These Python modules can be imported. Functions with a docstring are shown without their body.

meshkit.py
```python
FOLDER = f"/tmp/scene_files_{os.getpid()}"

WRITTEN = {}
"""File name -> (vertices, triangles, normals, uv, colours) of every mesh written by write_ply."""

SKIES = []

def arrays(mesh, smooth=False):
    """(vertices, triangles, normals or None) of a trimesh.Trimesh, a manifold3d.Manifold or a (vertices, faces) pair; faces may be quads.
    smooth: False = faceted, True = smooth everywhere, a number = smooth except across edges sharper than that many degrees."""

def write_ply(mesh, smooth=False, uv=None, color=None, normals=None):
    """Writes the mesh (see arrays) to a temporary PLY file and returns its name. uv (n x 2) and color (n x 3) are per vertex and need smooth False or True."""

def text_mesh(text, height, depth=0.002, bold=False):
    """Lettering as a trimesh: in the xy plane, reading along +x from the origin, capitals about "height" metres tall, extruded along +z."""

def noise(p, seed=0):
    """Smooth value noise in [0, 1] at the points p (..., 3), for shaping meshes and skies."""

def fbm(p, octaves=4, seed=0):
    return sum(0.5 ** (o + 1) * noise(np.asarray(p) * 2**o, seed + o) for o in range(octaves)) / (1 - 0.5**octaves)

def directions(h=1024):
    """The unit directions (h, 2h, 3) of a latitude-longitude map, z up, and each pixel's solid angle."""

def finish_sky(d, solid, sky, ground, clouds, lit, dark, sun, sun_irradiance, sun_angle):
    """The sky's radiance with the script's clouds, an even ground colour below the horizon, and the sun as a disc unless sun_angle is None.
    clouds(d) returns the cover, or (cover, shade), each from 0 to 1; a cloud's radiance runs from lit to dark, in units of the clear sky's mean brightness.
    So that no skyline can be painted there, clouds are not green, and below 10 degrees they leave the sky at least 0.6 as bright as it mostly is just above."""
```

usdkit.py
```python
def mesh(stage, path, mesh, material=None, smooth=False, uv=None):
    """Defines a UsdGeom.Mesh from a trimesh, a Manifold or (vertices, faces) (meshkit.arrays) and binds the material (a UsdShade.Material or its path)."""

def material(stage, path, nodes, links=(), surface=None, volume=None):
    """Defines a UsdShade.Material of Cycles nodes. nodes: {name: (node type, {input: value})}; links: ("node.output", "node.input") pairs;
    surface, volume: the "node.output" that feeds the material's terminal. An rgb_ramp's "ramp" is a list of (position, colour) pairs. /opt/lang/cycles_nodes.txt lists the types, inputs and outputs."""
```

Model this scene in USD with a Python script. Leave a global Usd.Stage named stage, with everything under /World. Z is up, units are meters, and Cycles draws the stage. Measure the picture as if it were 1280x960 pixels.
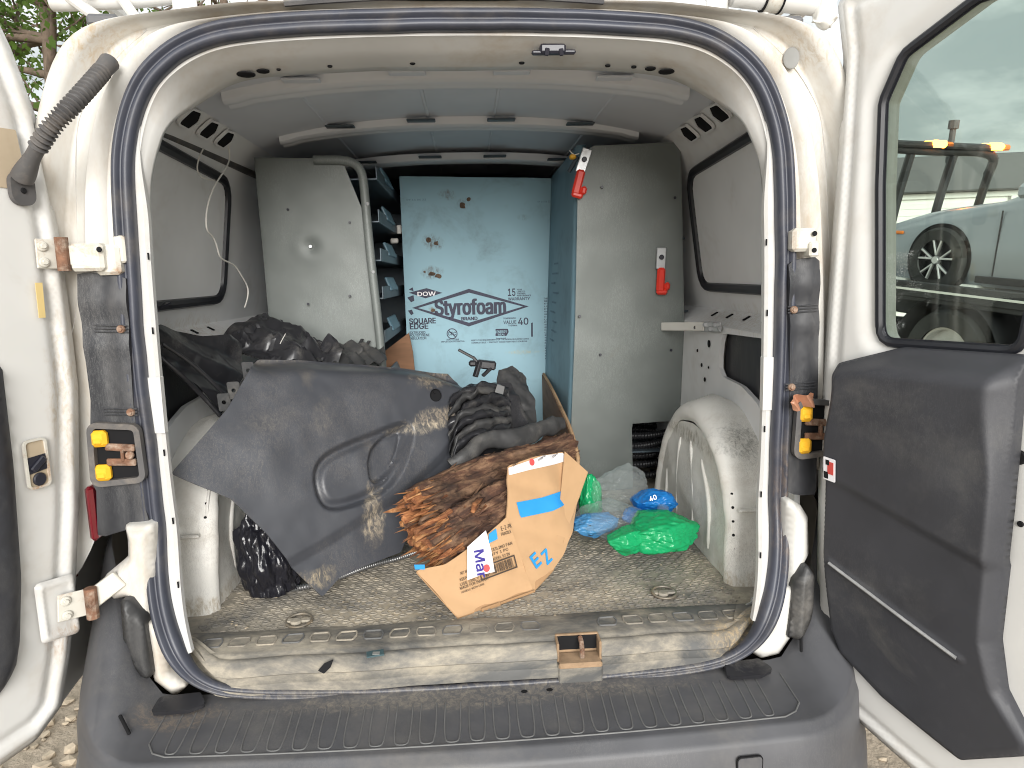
import math, random
import numpy as np, trimesh, shapely, usdkit, meshkit
from pxr import Usd, UsdGeom, UsdLux, UsdShade, Gf
from shapely.geometry import Polygon, LineString, Point
from scipy.spatial import Delaunay
stage = Usd.Stage.CreateInMemory()
UsdGeom.SetStageUpAxis(stage, UsdGeom.Tokens.z); UsdGeom.SetStageMetersPerUnit(stage, 1.0)
WORLD = UsdGeom.Xform.Define(stage, '/World'); stage.SetDefaultPrim(WORLD.GetPrim())
random.seed(7); RNG = np.random.default_rng(7)

# ------------------------------------------------------------------ camera
cam = UsdGeom.Camera.Define(stage, '/World/camera')
yaw, pitch, roll = [math.radians(a) for a in (3.5, 8.65, -1.45)]
CAM = np.array([0, -1.36, 1.30]); FPX = 860.0
fw = np.array([math.sin(yaw)*math.cos(pitch), math.cos(yaw)*math.cos(pitch), -math.sin(pitch)])
rt = np.array([math.cos(yaw), -math.sin(yaw), 0]); up = np.cross(rt, fw)
rt, up = math.cos(roll)*rt + math.sin(roll)*up, -math.sin(roll)*rt + math.cos(roll)*up
cam.AddTransformOp().Set(Gf.Matrix4d(*rt, 0, *up, 0, *(-fw), 0, *CAM, 1))
cam.CreateHorizontalApertureAttr(36.0); cam.CreateVerticalApertureAttr(27.0)
cam.CreateFocalLengthAttr(36.0*FPX/1280); cam.CreateClippingRangeAttr(Gf.Vec2f(0.05, 3000))
cam.CreateExposureAttr(1.82)

# ------------------------------------------------------------------ sky and sun (bright overcast)
SUN_AZ, SUN_EL = math.radians(176), math.radians(15)
M = lambda name, nodes, links, surface='p.BSDF', volume=None: usdkit.material(stage, '/World/Looks/'+name, nodes, links, surface=surface, volume=volume)
UsdGeom.Scope.Define(stage, '/World/Looks')
sky_look = M('sky_look', {
    'sky': ('sky_texture', {'sky_type': 'single_scattering', 'sun_disc': False, 'sun_elevation': SUN_EL, 'sun_rotation': SUN_AZ, 'aerosol_density': 3.0}),
    'tc': ('texture_coordinate', {}), 'mp': ('mapping', {'scale': (1.0, 1.0, 2.6)}),
    'n': ('noise_texture', {'scale': 2.4, 'detail': 6, 'roughness': 0.55, 'distortion': 0.4}),
    'r': ('rgb_ramp', {'ramp': [(0.36, (3.4, 3.7, 3.75)), (0.5, (7.0, 7.1, 7.0)), (0.62, (11.4, 11.3, 10.9))]}),
    'mx': ('mix', {'fac': 0.88}), 'bg': ('background_shader', {'strength': 0.05})},
    [('tc.generated', 'mp.vector'), ('mp.vector', 'n.vector'), ('n.fac', 'r.fac'), ('sky.color', 'mx.color1'), ('r.color', 'mx.color2'), ('mx.color', 'bg.color')], 'bg.background')
dome = UsdLux.DomeLight.Define(stage, '/World/sky'); dome.CreateIntensityAttr(1.0)
UsdShade.MaterialBindingAPI.Apply(dome.GetPrim()).Bind(sky_look); dome.GetPrim().SetCustomDataByKey('kind', 'structure')
sun = UsdLux.DistantLight.Define(stage, '/World/sun')
sun.CreateIntensityAttr(0.33); sun.CreateAngleAttr(34.0); sun.CreateColorAttr(Gf.Vec3f(1, .99, .97)); sun.GetPrim().CreateAttribute('inputs:normalize', __import__('pxr').Sdf.ValueTypeNames.Bool).Set(True)
sd = np.array([math.sin(SUN_AZ)*math.cos(SUN_EL), math.cos(SUN_AZ)*math.cos(SUN_EL), math.sin(SUN_EL)])
zx = np.cross([0, 0, 1], sd); zx /= np.linalg.norm(zx); zy = np.cross(sd, zx)
sun.AddTransformOp().Set(Gf.Matrix4d(*zx, 0, *zy, 0, *sd, 0, *(sd*20), 1))

# ------------------------------------------------------------------ helpers
USED = {}
def numbered(parent, name):
    k = (str(parent), name); USED[k] = USED.get(k, 0) + 1
    return name if USED[k] == 1 else f'{name}_{USED[k]-1:03d}'
LOC = {}
def thing(name, label, cat, loc=(0, 0, 0), group=None, kind=None):
    path = '/World/' + numbered('/World', name)
    x = UsdGeom.Xform.Define(stage, path); x.AddTranslateOp().Set(Gf.Vec3d(*map(float, loc)))
    LOC[path] = np.array(loc, float); p = x.GetPrim(); tag(p, label, cat, group, kind); return p
def tag(p, label=None, cat=None, group=None, kind=None):
    for k, v in (('label', label), ('category', cat), ('group', group), ('kind', kind)):
        if v: p.SetCustomDataByKey(k, v)
def verts(m):
    if isinstance(m, trimesh.Trimesh): return np.array(m.vertices), np.array(m.faces)
    v, f, _ = meshkit.arrays(m); return v, f
def obj(name, m, mat, parent=None, smooth=30, label=None, cat=None, group=None, kind=None):
    """One Mesh prim from a mesh in world coordinates."""
    par = str(parent.GetPath()) if parent else '/World'
    v, f = verts(m); off = LOC.get(par, np.zeros(3))
    path = par + '/' + numbered(par, name)
    g = usdkit.mesh(stage, path, trimesh.Trimesh(v - off, f, process=False), mat, smooth=smooth)
    LOC[path] = off; tag(g.GetPrim(), label, cat, group, kind); return g.GetPrim()
def cat(ms): return trimesh.util.concatenate([trimesh.Trimesh(*verts(m), process=False) for m in ms])
def unit(v): v = np.asarray(v, float); return v/np.linalg.norm(v)
def box(c, s, b=0.0, R=None):
    """Chamfered box: centre c, size s."""
    h = np.array(s, float)/2; b = min(b, h.min()*.9)
    if b <= 0: v = np.array([[x, y, z] for x in (-1, 1) for y in (-1, 1) for z in (-1, 1)])*h
    else:
        v = []
        for x in (-1, 1):
            for y in (-1, 1):
                for z in (-1, 1):
                    for k in range(3):
                        q = h - b; q[k] = h[k]; v.append(q*np.array([x, y, z]))
        v = np.array(v)
    m = trimesh.convex.convex_hull(v)
    w = np.array(m.vertices)
    if R is not None: w = w @ np.array(R, float)     # rows of R are the local axes
    return trimesh.Trimesh(w + np.array(c), m.faces, process=False)
def bar(a, b, w, h, upv=(0, 0, 1), bev=0.002):
    a, b = np.array(a, float), np.array(b, float); x = unit(b-a); y = np.cross(upv, x)
    y = unit(y) if np.linalg.norm(y) > 1e-6 else unit(np.cross((0, 1, 0), x)); z = np.cross(x, y)
    return box((a+b)/2, (np.linalg.norm(b-a), w, h), bev, [x, y, z])
def resample(p, step):
    p = np.array(p, float); L = np.r_[0, np.cumsum(np.linalg.norm(np.diff(p, axis=0), axis=1))]
    n = max(2, int(round(L[-1]/step))+1); t = np.linspace(0, L[-1], n)
    return np.stack([np.interp(t, L, p[:, k]) for k in range(p.shape[1])], 1)
def spline(p, n=60, closed=False):
    p = np.array(p, float)
    from scipy.interpolate import CubicSpline
    if closed: p = np.vstack([p, p[:1]])
    L = np.r_[0, np.cumsum(np.maximum(np.linalg.norm(np.diff(p, axis=0), axis=1), 1e-6)**.6)]
    cs = CubicSpline(L, p, bc_type='periodic' if closed else 'natural'); t = np.linspace(0, L[-1], n, endpoint=not closed)
    return cs(t)
def tube(p, r, n=10, closed=False, caps=True, section=None, upv=None):
    """Tube along p with radius r (number or one per point), parallel transported; section: 2D outline instead of a circle."""
    p = np.array(p, float); N = len(p); r = np.broadcast_to(r, N)
    t = np.gradient(p, axis=0) if not closed else np.roll(p, -1, 0)-np.roll(p, 1, 0)
    t /= np.maximum(np.linalg.norm(t, axis=1, keepdims=True), 1e-9)
    if section is None: a = np.arange(n)/n*2*math.pi; section = np.stack([np.cos(a), np.sin(a)], 1)
    section = np.array(section); n = len(section); rings = []
    ref = np.array([0, 0, 1.]) if abs(t[0][2]) < .9 else np.array([1., 0, 0])
    u = unit(np.cross(t[0], ref) if upv is None else np.cross(np.cross(t[0], upv), t[0]))
    for k in range(N):
        if upv is not None: u = np.cross(np.cross(t[k], upv), t[k])
        else: u = u - t[k]*(u@t[k])
        u = unit(u); v = np.cross(t[k], u)
        rings.append(p[k] + r[k]*(section[:, :1]*u + section[:, 1:]*v))
    return loft(rings, closed_u=closed, closed_v=True, caps=caps and not closed)
def loft(rings, closed_u=False, closed_v=False, caps=False):
    R = np.array(rings, float); N, K = R.shape[:2]; v = R.reshape(-1, 3); i = np.arange(N*K).reshape(N, K)
    a = i if closed_u else i[:-1]; b = np.roll(i, -1, 0) if closed_u else i[1:]
    if closed_v: A, B, C, D = a, np.roll(a, -1, 1), np.roll(b, -1, 1), b
    else: A, B, C, D = a[:, :-1], a[:, 1:], b[:, 1:], b[:, :-1]
    f = np.concatenate([np.stack([A, B, C], -1).reshape(-1, 3), np.stack([A, C, D], -1).reshape(-1, 3)])
    if caps:
        for ring, s in ((i[0], -1), (i[-1], 1)):
            c = len(v); v = np.vstack([v, v[ring].mean(0)])
            q = np.stack([ring, np.roll(ring, -1), np.full(K, c)], -1); f = np.vstack([f, q[:, ::-1] if s < 0 else q])
    return trimesh.Trimesh(v, f, process=False)
def thicken(m, d):
    """A sheet made solid: d is a vector (metres)."""
    v, f = verts(m); n = len(v); e = np.sort(np.vstack([f[:, [0, 1]], f[:, [1, 2]], f[:, [2, 0]]]), 1)
    q, first, c = np.unique(e, axis=0, return_index=True, return_counts=True)
    E = np.vstack([f[:, [0, 1]], f[:, [1, 2]], f[:, [2, 0]]])[first[c == 1]]
    side = np.vstack([np.stack([E[:, 1], E[:, 0], E[:, 0]+n], 1), np.stack([E[:, 1], E[:, 0]+n, E[:, 1]+n], 1)])
    return trimesh.Trimesh(np.vstack([v, v + np.asarray(d)]), np.vstack([f, f[:, ::-1]+n, side]), process=False)
def smoothpoly(p, n=80): return Polygon(spline(p, n, True)).buffer(0)
def rpoly(p, r=0.01):
    q = Polygon(p).buffer(0); return q.buffer(-r, join_style=1).buffer(2*r, join_style=1, quad_segs=6).buffer(-r, join_style=1)
def sheet(poly, frame, res, disp=None, thick=0.0, flat=None):
    """Triangulated sheet over a 2D polygon (may have holes); frame = (origin, u, v, n); disp(U, V) moves points along n."""
    o, u, v, n = [np.array(k, float) for k in frame]; poly = poly if isinstance(poly, shapely.Geometry) else Polygon(poly)
    P = []
    for ring in [poly.exterior, *poly.interiors]:
        L = ring.length; P.append(np.array([ring.interpolate(s).coords[0] for s in np.arange(0, L, L/max(6, round(L/res)))]))
    x0, y0, x1, y1 = poly.bounds; gx, gy = np.meshgrid(np.arange(x0, x1, res), np.arange(y0, y1, res*.87)); gx = gx + (np.arange(len(gx)) % 2)[:, None]*res/2
    g = np.stack([gx.ravel(), gy.ravel()], 1)
    inn = shapely.contains_xy(poly, g[:, 0], g[:, 1]) & (shapely.distance(poly.boundary, shapely.points(g)) > .5*res)
    Q = np.vstack(P + [g[inn]]); T = Delaunay(Q).simplices; c = Q[T].mean(1); T = T[shapely.contains_xy(poly, c[:, 0], c[:, 1])]
    a = Q[T]; cr = (a[:, 1, 0]-a[:, 0, 0])*(a[:, 2, 1]-a[:, 0, 1])-(a[:, 1, 1]-a[:, 0, 1])*(a[:, 2, 0]-a[:, 0, 0])
    T = T[np.abs(cr) > 1e-9]; cr = cr[np.abs(cr) > 1e-9]; T[cr < 0] = T[cr < 0][:, ::-1]
    d = np.zeros(len(Q)) if disp is None else np.asarray(disp(Q[:, 0], Q[:, 1]))
    if d.ndim == 2: W = o + Q[:, :1]*u + Q[:, 1:]*v + d
    else: W = o + Q[:, :1]*u + Q[:, 1:]*v + d[:, None]*n
    m = trimesh.Trimesh(W, T, process=False)
    return thicken(m, -n*thick) if thick else m
def edge_dist(poly, U, V): return shapely.distance((poly if isinstance(poly, shapely.Geometry) else Polygon(poly)).boundary, shapely.points(np.stack([U, V], 1)))
def sstep(x, a, b): t = np.clip((x-a)/(b-a), 0, 1); return t*t*(3-2*t)
def inside(poly, U, V): return shapely.contains_xy(poly if isinstance(poly, shapely.Geometry) else Polygon(poly), U, V)
def emboss(poly, h, w): return lambda U, V: h*np.where(inside(poly, U, V), sstep(edge_dist(poly, U, V), 0, w), 0)
def plate(poly, frame, h):
    """Extruded outline: from the plane towards n by h."""
    o, u, v, n = [np.array(k, float) for k in frame]; poly = poly if isinstance(poly, shapely.Geometry) else Polygon(poly)
    m = cat([trimesh.creation.extrude_polygon(g, h, engine='earcut') for g in getattr(poly, 'geoms', [poly])])
    w = np.array(m.vertices); f = m.faces
    if np.dot(np.cross(u, v), n) < 0: f = f[:, ::-1]
    return trimesh.Trimesh(o + w[:, :1]*u + w[:, 1:2]*v + w[:, 2:]*n, f, process=False)
def disc(c, n, r, h=0.002, k=16, sx=1.0, upv=(0, 0, 1)):
    """Short cylinder on a surface, bevelled rim."""
    n = unit(n); u = unit(np.cross(upv, n)) if abs(np.dot(upv, n)) < .95 else unit(np.cross((0, 1, 0), n)); v = np.cross(n, u)
    a = np.arange(k)/k*2*math.pi; e = np.cos(a)[:, None]*u*sx + np.sin(a)[:, None]*v; c = np.array(c)
    return loft([c+e*r, c+e*r+n*h*.6, c+e*r*.82+n*h], closed_v=True, caps=True)
def text(s, frame, height, width=None, bold=False, depth=0.0012, at=(0, 0), slant=0.0):
    o, u, v, n = [np.array(k, float) for k in frame]; m = meshkit.text_mesh(s, height, depth, bold); w = np.array(m.vertices)
    if width: w[:, 0] *= width/(w[:, 0].max()-w[:, 0].min())
    w[:, 0] += slant*w[:, 1]
    return trimesh.Trimesh(o + (w[:, :1]+at[0])*u + (w[:, 1:2]+at[1])*v + w[:, 2:]*n, m.faces, process=False)
def jitter(m, amp, scale, seed=0, oct=3):
    v, f = verts(m); d = np.stack([meshkit.fbm(v*scale+37.1*k, oct, seed+k)-.5 for k in range(3)], 1)*2*amp
    return trimesh.Trimesh(v+d, f, process=False)

# ------------------------------------------------------------------ materials
def look(name, base, rough=.5, var=.12, vs=6, dirt=None, damt=.5, ds=4.0, dlo=.5, dhi=.7, metal=0.0, bump=0.0, bs=120, bd=.001, spec=.5, coat=0, scr=0.0, scol=(.5, .5, .48), extra=None, sss=None, stretch=(1, 1, 1)):
    """General worn surface: base colour with slow variation, dirt in noise patches, fine streaky scratches, fine bump."""
    base = np.array(base, float)
    nd = {'g': ('geometry', {}), 'mp': ('mapping', {'scale': stretch}), 'n1': ('noise_texture', {'scale': vs, 'detail': 4, 'roughness': .6}),
          'r1': ('rgb_ramp', {'ramp': [(.3, tuple(base*(1-var))), (.7, tuple(np.minimum(base*(1+var), .95)))]}),
          'p': ('principled_bsdf', {'roughness': rough, 'metallic': metal, 'specular_ior_level': spec, 'coat_weight': coat, 'coat_roughness': .15})}
    ln = [('g.position', 'mp.vector'), ('mp.vector', 'n1.vector'), ('n1.fac', 'r1.fac')]; out = 'r1.color'
    if dirt is not None:
        nd['n2'] = ('noise_texture', {'scale': ds, 'detail': 8, 'roughness': .68, 'distortion': .4}); nd['r2'] = ('rgb_ramp', {'ramp': [(dlo, (0, 0, 0)), (dhi, (damt,)*3)]})
        nd['n2b'] = ('noise_texture', {'scale': ds*9, 'detail': 5, 'roughness': .7}); nd['r2b'] = ('rgb_ramp', {'ramp': [(.35, (.45,)*3), (.6, (1, 1, 1))]})
        nd['mu'] = ('math', {'math_type': 'multiply'}); nd['m2'] = ('mix', {'color2': tuple(dirt)})
        ln += [('mp.vector', 'n2.vector'), ('n2.fac', 'r2.fac'), ('mp.vector', 'n2b.vector'), ('n2b.fac', 'r2b.fac'), ('r2.color', 'mu.value1'), ('r2b.color', 'mu.value2'), ('mu.value', 'm2.fac'), (out, 'm2.color1')]; out = 'm2.color'
        nd['rr'] = ('map_range', {'from_min': 0, 'from_max': 1, 'to_min': rough, 'to_max': min(1, rough+.35)}); ln += [('mu.value', 'rr.value'), ('rr.result', 'p.roughness')]
    if scr:
        nd['ms'] = ('mapping', {'scale': (14, 9, 3.0), 'rotation': (.5, .9, .3)}); nd['n3'] = ('noise_texture', {'scale': 9, 'detail': 6, 'roughness': .75, 'distortion': 1.6})
        nd['r3'] = ('rgb_ramp', {'ramp': [(.0, (0,)*3), (.485, (0,)*3), (.5, (scr,)*3), (.515, (0,)*3), (1, (0,)*3)]}); nd['n4'] = ('noise_texture', {'scale': 5, 'detail': 2}); nd['r4'] = ('rgb_ramp', {'ramp': [(.45, (0,)*3), (.62, (1,)*3)]})
        nd['mu3'] = ('math', {'math_type': 'multiply'}); nd['m3'] = ('mix', {'color2': tuple(scol)})
        ln += [('g.position', 'ms.vector'), ('ms.vector', 'n3.vector'), ('n3.fac', 'r3.fac'), ('g.position', 'n4.vector'), ('n4.fac', 'r4.fac'), ('r3.color', 'mu3.value1'), ('r4.color', 'mu3.value2'), ('mu3.value', 'm3.fac'), (out, 'm3.color1')]; out = 'm3.color'
    if extra:   # (lo corner, hi corner, colour, amount): a stain with its own place, softened by noise
        for k, (c0, rad, col, amt) in enumerate(extra):
            nd[f'xs{k}'] = ('vector_math', {'math_type': 'subtract', 'vector2': c0}); nd[f'xd{k}'] = ('vector_math', {'math_type': 'divide', 'vector2': rad}); nd[f'xl{k}'] = ('vector_math', {'math_type': 'length'})
            nd[f'xn{k}'] = ('noise_texture', {'scale': 22, 'detail': 7, 'roughness': .7}); nd[f'xa{k}'] = ('math', {'math_type': 'multiply_add', 'value2': 1.6}); nd[f'xr{k}'] = ('rgb_ramp', {'ramp': [(.45, (amt,)*3), (.95, (0,)*3)]})
            nd[f'xo{k}'] = ('math', {'math_type': 'subtract', 'value2': .8}); nd[f'xt{k}'] = ('mapping', {'scale': (1.0, 1.0, .35), 'rotation': (.2, .5, .4)}); nd[f'xh{k}'] = ('noise_texture', {'scale': 95, 'detail': 6, 'roughness': .75, 'distortion': .8}); nd[f'xg{k}'] = ('rgb_ramp', {'ramp': [(.44, (.08,)*3), (.66, (1,)*3)]}); nd[f'xp{k}'] = ('math', {'math_type': 'multiply'}); nd[f'xm{k}'] = ('mix', {'color2': col})
            ln += [('g.position', f'xs{k}.vector1'), (f'xs{k}.vector', f'xd{k}.vector1'), (f'xd{k}.vector', f'xl{k}.vector1'), ('g.position', f'xn{k}.vector'), (f'xn{k}.fac', f'xa{k}.value1'), (f'xl{k}.value', f'xa{k}.value3'),
                   (f'xa{k}.value', f'xo{k}.value1'), (f'xo{k}.value', f'xr{k}.fac'), (f'xr{k}.color', f'xp{k}.value1'), ('g.position', f'xt{k}.vector'), (f'xt{k}.vector', f'xh{k}.vector'), (f'xh{k}.fac', f'xg{k}.fac'), (f'xg{k}.color', f'xp{k}.value2'), (f'xp{k}.value', f'xm{k}.fac'), (out, f'xm{k}.color1')]; out = f'xm{k}.color'
    ln.append((out, 'p.base_color'))
    if bump:
        nd['nb'] = ('noise_texture', {'scale': bs, 'detail': 4, 'roughness': .6}); nd['bp'] = ('bump', {'strength': bump, 'distance': bd}); ln += [('mp.vector', 'nb.vector'), ('nb.fac', 'bp.height'), ('bp.normal', 'p.normal')]
    return M(name, nd, ln)
TAN = (.36, .27, .17); DUST = (.40, .33, .24)
WHITE = look('white_body_paint', (.63, .622, .60), .38, .05, 3, TAN, .5, 3.0, .50, .74, coat=.25, bump=.05, bs=60, extra=[((-0.753,-0.032,1.096), (.035, .06, .22), (.42, .33, .22), .7), ((-0.779,-0.091,0.645), (.05, .05, .05), (.36, .22, .11), .7)])
JAMBW = look('white_jamb_paint', (.60, .588, .555), .45, .06, 3, TAN, .7, 4.0, .44, .68, bump=.08, bs=60, stretch=(1, 1, .5),
    extra=[((-.655, 0, 1.74), (.11, .12, .05), (.46, .34, .2), .75), ((.655, 0, 1.72), (.12, .12, .06), (.44, .34, .22), .7), ((.69, 0, 1.5), (.05, .2, .16), (.42, .36, .27), .5), ((-.70, 0, 1.72), (.05, .1, .06), (.46, .34, .2), .5)])
INNERW = look('interior_white_paint', (.78, .785, .79), .5, .05, 4, (.34, .27, .19), .35, 3.5, .55, .75, bump=.05, bs=50, extra=[((-.70, .55, 1.19), (.1, .4, .05), (.4, .3, .18), .6), ((.72, .45, 1.18), (.1, .4, .05), (.42, .33, .22), .5)])
BOWW = look('roof_bow_paint', (.74, .755, .79), .5, .05, 3, (.3, .3, .3), .2, 3, .55, .8)
ROOFW = look('roof_inside_paint', (.70, .72, .77), .5, .05, 3, (.3, .3, .3), .2, 3, .55, .8)
FLANGEW = look('white_flange_paint', (.53, .525, .51), .45, .05, 5, TAN, .5, 5, .50, .72)
ARCHW = look('scuffed_arch_paint', (.80, .785, .74), .5, .05, 5, (.34, .28, .21), .6, 5.0, .50, .74, scr=.7, scol=(.12, .11, .1), bump=.1, bs=50, extra=[((.66, .22, .89), (.075, .3, .05), (.17, .165, .15), .85), ((.6, .5, .86), (.06, .3, .03), (.2, .16, .1), .8), ((.6, .15, .585), (.2, .1, .025), (.36, .28, .17), .8), ((-.6, .15, .585), (.2, .3, .03), (.36, .28, .17), .8), ((-.65, .12, .95), (.1, .1, .1), (.3, .27, .22), .6)])
SEAL = look('door_seal_rubber', (.045, .049, .066), .42, .2, 8, (.22, .19, .15), .45, 6, .5, .75, bump=.1, bs=90, extra=[((0, -.1, .5), (.8, .14, .08), (.20, .18, .15), .8), ((.65, 0, .8), (.04, .2, .2), (.28, .2, .13), .4)])
BLACKP = look('black_bumper_plastic', (.074, .075, .082), .5, .15, 7, (.23, .21, .18), .5, 4, .48, .8, bump=.25, bs=420, bd=.0006, scr=.35, scol=(.25, .24, .22), extra=[((.0, -.12, .5), (.5, .045, .05), (.36, .31, .24), .5), ((-.58, -.13, .5), (.1, .05, .05), (.34, .25, .16), .5)])
PADEDGE = look('worn_pad_edge', (.13, .13, .13), .6, .2, 20)
TRIM = look('door_trim_plastic', (.034, .035, .041), .55, .15, 8, (.20, .19, .17), .35, 5, .52, .8, bump=.4, bs=500, bd=.0006, scr=.12, scol=(.28, .28, .27))
DARKJ = look('dirty_black_jamb', (.020, .021, .025), .5, .2, 6, (.20, .19, .18), .4, 5, .45, .75, bump=.15, bs=80, stretch=(2.2, 2.2, .5), scr=.3)
FLOORM = look('floor_mat_rubber', (.135, .13, .12), .75, .3, 9, (.46, .405, .32), .95, 3.4, .34, .54, bump=.4, bs=160, bd=.002, extra=[((.2, .1, .57), (.25, .16, .1), (.44, .37, .27), .8), ((-.2, .12, .57), (.25, .1, .1), (.42, .34, .22), .75)])
BUMPM = look('floor_tread_rubber', (.12, .115, .107), .7, .3, 9, (.41, .36, .285), .95, 3.4, .38, .58, bump=.3, bs=160)
SILLM = look('sill_cover_plastic', (.085, .085, .083), .65, .3, 9, (.40, .355, .28), .85, 6, .44, .60, bump=.25, bs=140, stretch=(.5, 1, 1), extra=[((.55, -.06, .56), (.12, .08, .05), (.45, .33, .18), .8)])
STEEL = look('grey_shelf_steel', (.145, .16, .152), .5, .10, 5, (.17, .15, .12), .35, 6, .58, .75, metal=.08, scr=.35, scol=(.5, .52, .5), bump=.06, bs=8, bd=.01)
STEELD = look('dark_shelf_steel', (.08, .105, .125), .45, .15, 5, (.2, .2, .18), .3, 6, .5, .7, metal=.3)
FOAM = look('blue_foam', (.26, .42, .49), .7, .05, 4, (.13, .15, .15), .5, 5, .52, .72, bump=.05, bs=200,
    extra=[((-0.128,1.4,1.451), (.045, .1, .04), (.09, .07, .05), .95), ((-0.136,1.4,1.336), (.05, .1, .03), (.10, .07, .05), .9), ((-0.001,1.4,1.594), (.03, .1, .025), (.09, .08, .07), .9), ((-0.067,1.4,1.632), (.045, .1, .025), (.14, .13, .11), .75), ((-0.139,1.4,1.192), (.02, .1, .012), (.16, .11, .05), .8), ((0.233,1.4,1.538), (.03, .1, .015), (.14, .18, .18), .5), ((0.221,1.4,1.008), (.09, .1, .01), (.4, .36, .2), .6)])
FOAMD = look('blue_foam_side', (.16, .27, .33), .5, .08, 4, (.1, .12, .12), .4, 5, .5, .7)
INK = look('dark_print_ink', (.016, .018, .045), .6, .1)
INKF = look('faint_print_ink', (.10, .17, .22), .6, .1)
CARD = look('cardboard', (.46, .285, .15), .75, .06, 6, (.30, .17, .08), .35, 5, .5, .75, bump=.1, bs=60)
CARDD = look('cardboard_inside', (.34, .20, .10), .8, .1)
PAPER = look('white_label_paper', (.72, .70, .72), .55, .04, 8)
BLUEP = look('blue_box_print', (.02, .26, .62), .6, .08)
BLKPRINT = look('black_box_print', (.05, .035, .025), .7)
NAVY = look('navy_label_print', (.04, .03, .22), .6); REDP = look('red_label_print', (.70, .08, .08), .5)
RED = look('red_vinyl', (.62, .035, .02), .4, .1); YEL = look('yellow_plastic', (.80, .42, .02), .45, .1)
RUST = look('rusty_steel', (.17, .085, .05), .85, .5, 40, (.40, .33, .26), .7, 30, .46, .6, bump=.4, bs=200)
ZINC = look('zinc_plate', (.55, .56, .57), .4, .1, 20, (.2, .18, .15), .4, 20, .55, .7, metal=.7)
BLACK = look('black_void_plastic', (.010, .010, .011), .85, spec=.2); GLOSSK = look('black_steel', (.02, .02, .03), .35)
HINGEW = look('hinge_paint', (.56, .54, .48), .5, .08, 9, (.30, .15, .06), .85, 16, .50, .64)
BELLOWS = look('bellows_rubber', (.075, .072, .072), .6, .15, 8, (.30, .25, .2), .5, 9, .5, .7)
GREYM = look('grey_rubber_plug', (.22, .22, .21), .6)
TANP = look('tan_foam_patch', (.42, .34, .24), .8, .12, 6, (.3, .22, .14), .5, 6)
YSTK = look('yellow_sticker', (.62, .47, .2), .6, .1)
COVER = look('grey_bumper_cover_plastic', (.050, .053, .062), .40, .15, 5, (.30, .25, .18), .35, 4, .58, .8, bump=.2, bs=380, bd=.0006, scr=.3, scol=(.42, .35, .27),
    extra=[((-0.249,0.33,0.727), (.03, .2, .09), (.46, .38, .27), .9), ((-0.061,0.53,1.04), (.12, .25, .035), (.38, .31, .22), .8), ((-0.191,0.53,1.078), (.1, .25, .02), (.36, .30, .22), .6), ((-0.097,0.5,0.935), (.09, .25, .03), (.40, .33, .24), .8), ((-0.149,0.45,0.914), (.10, .25, .02), (.42, .36, .27), .8), ((-0.479,0.3,0.989), (.09, .2, .03), (.22, .20, .17), .3), ((-0.36,0.32,0.981), (.03, .2, .06), (.24, .21, .17), .25), ((-0.418,0.4,1.111), (.12, .2, .012), (.28, .25, .2), .5), ((-0.378,0.16,0.63), (.06, .2, .03), (.42, .34, .22), .8)])
LINER = look('black_liner_plastic', (.022, .022, .025), .28, .2, 9, (.30, .28, .25), .35, 10, .56, .75, bump=.15, bs=50, scr=.15, scol=(.4, .4, .38))
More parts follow.
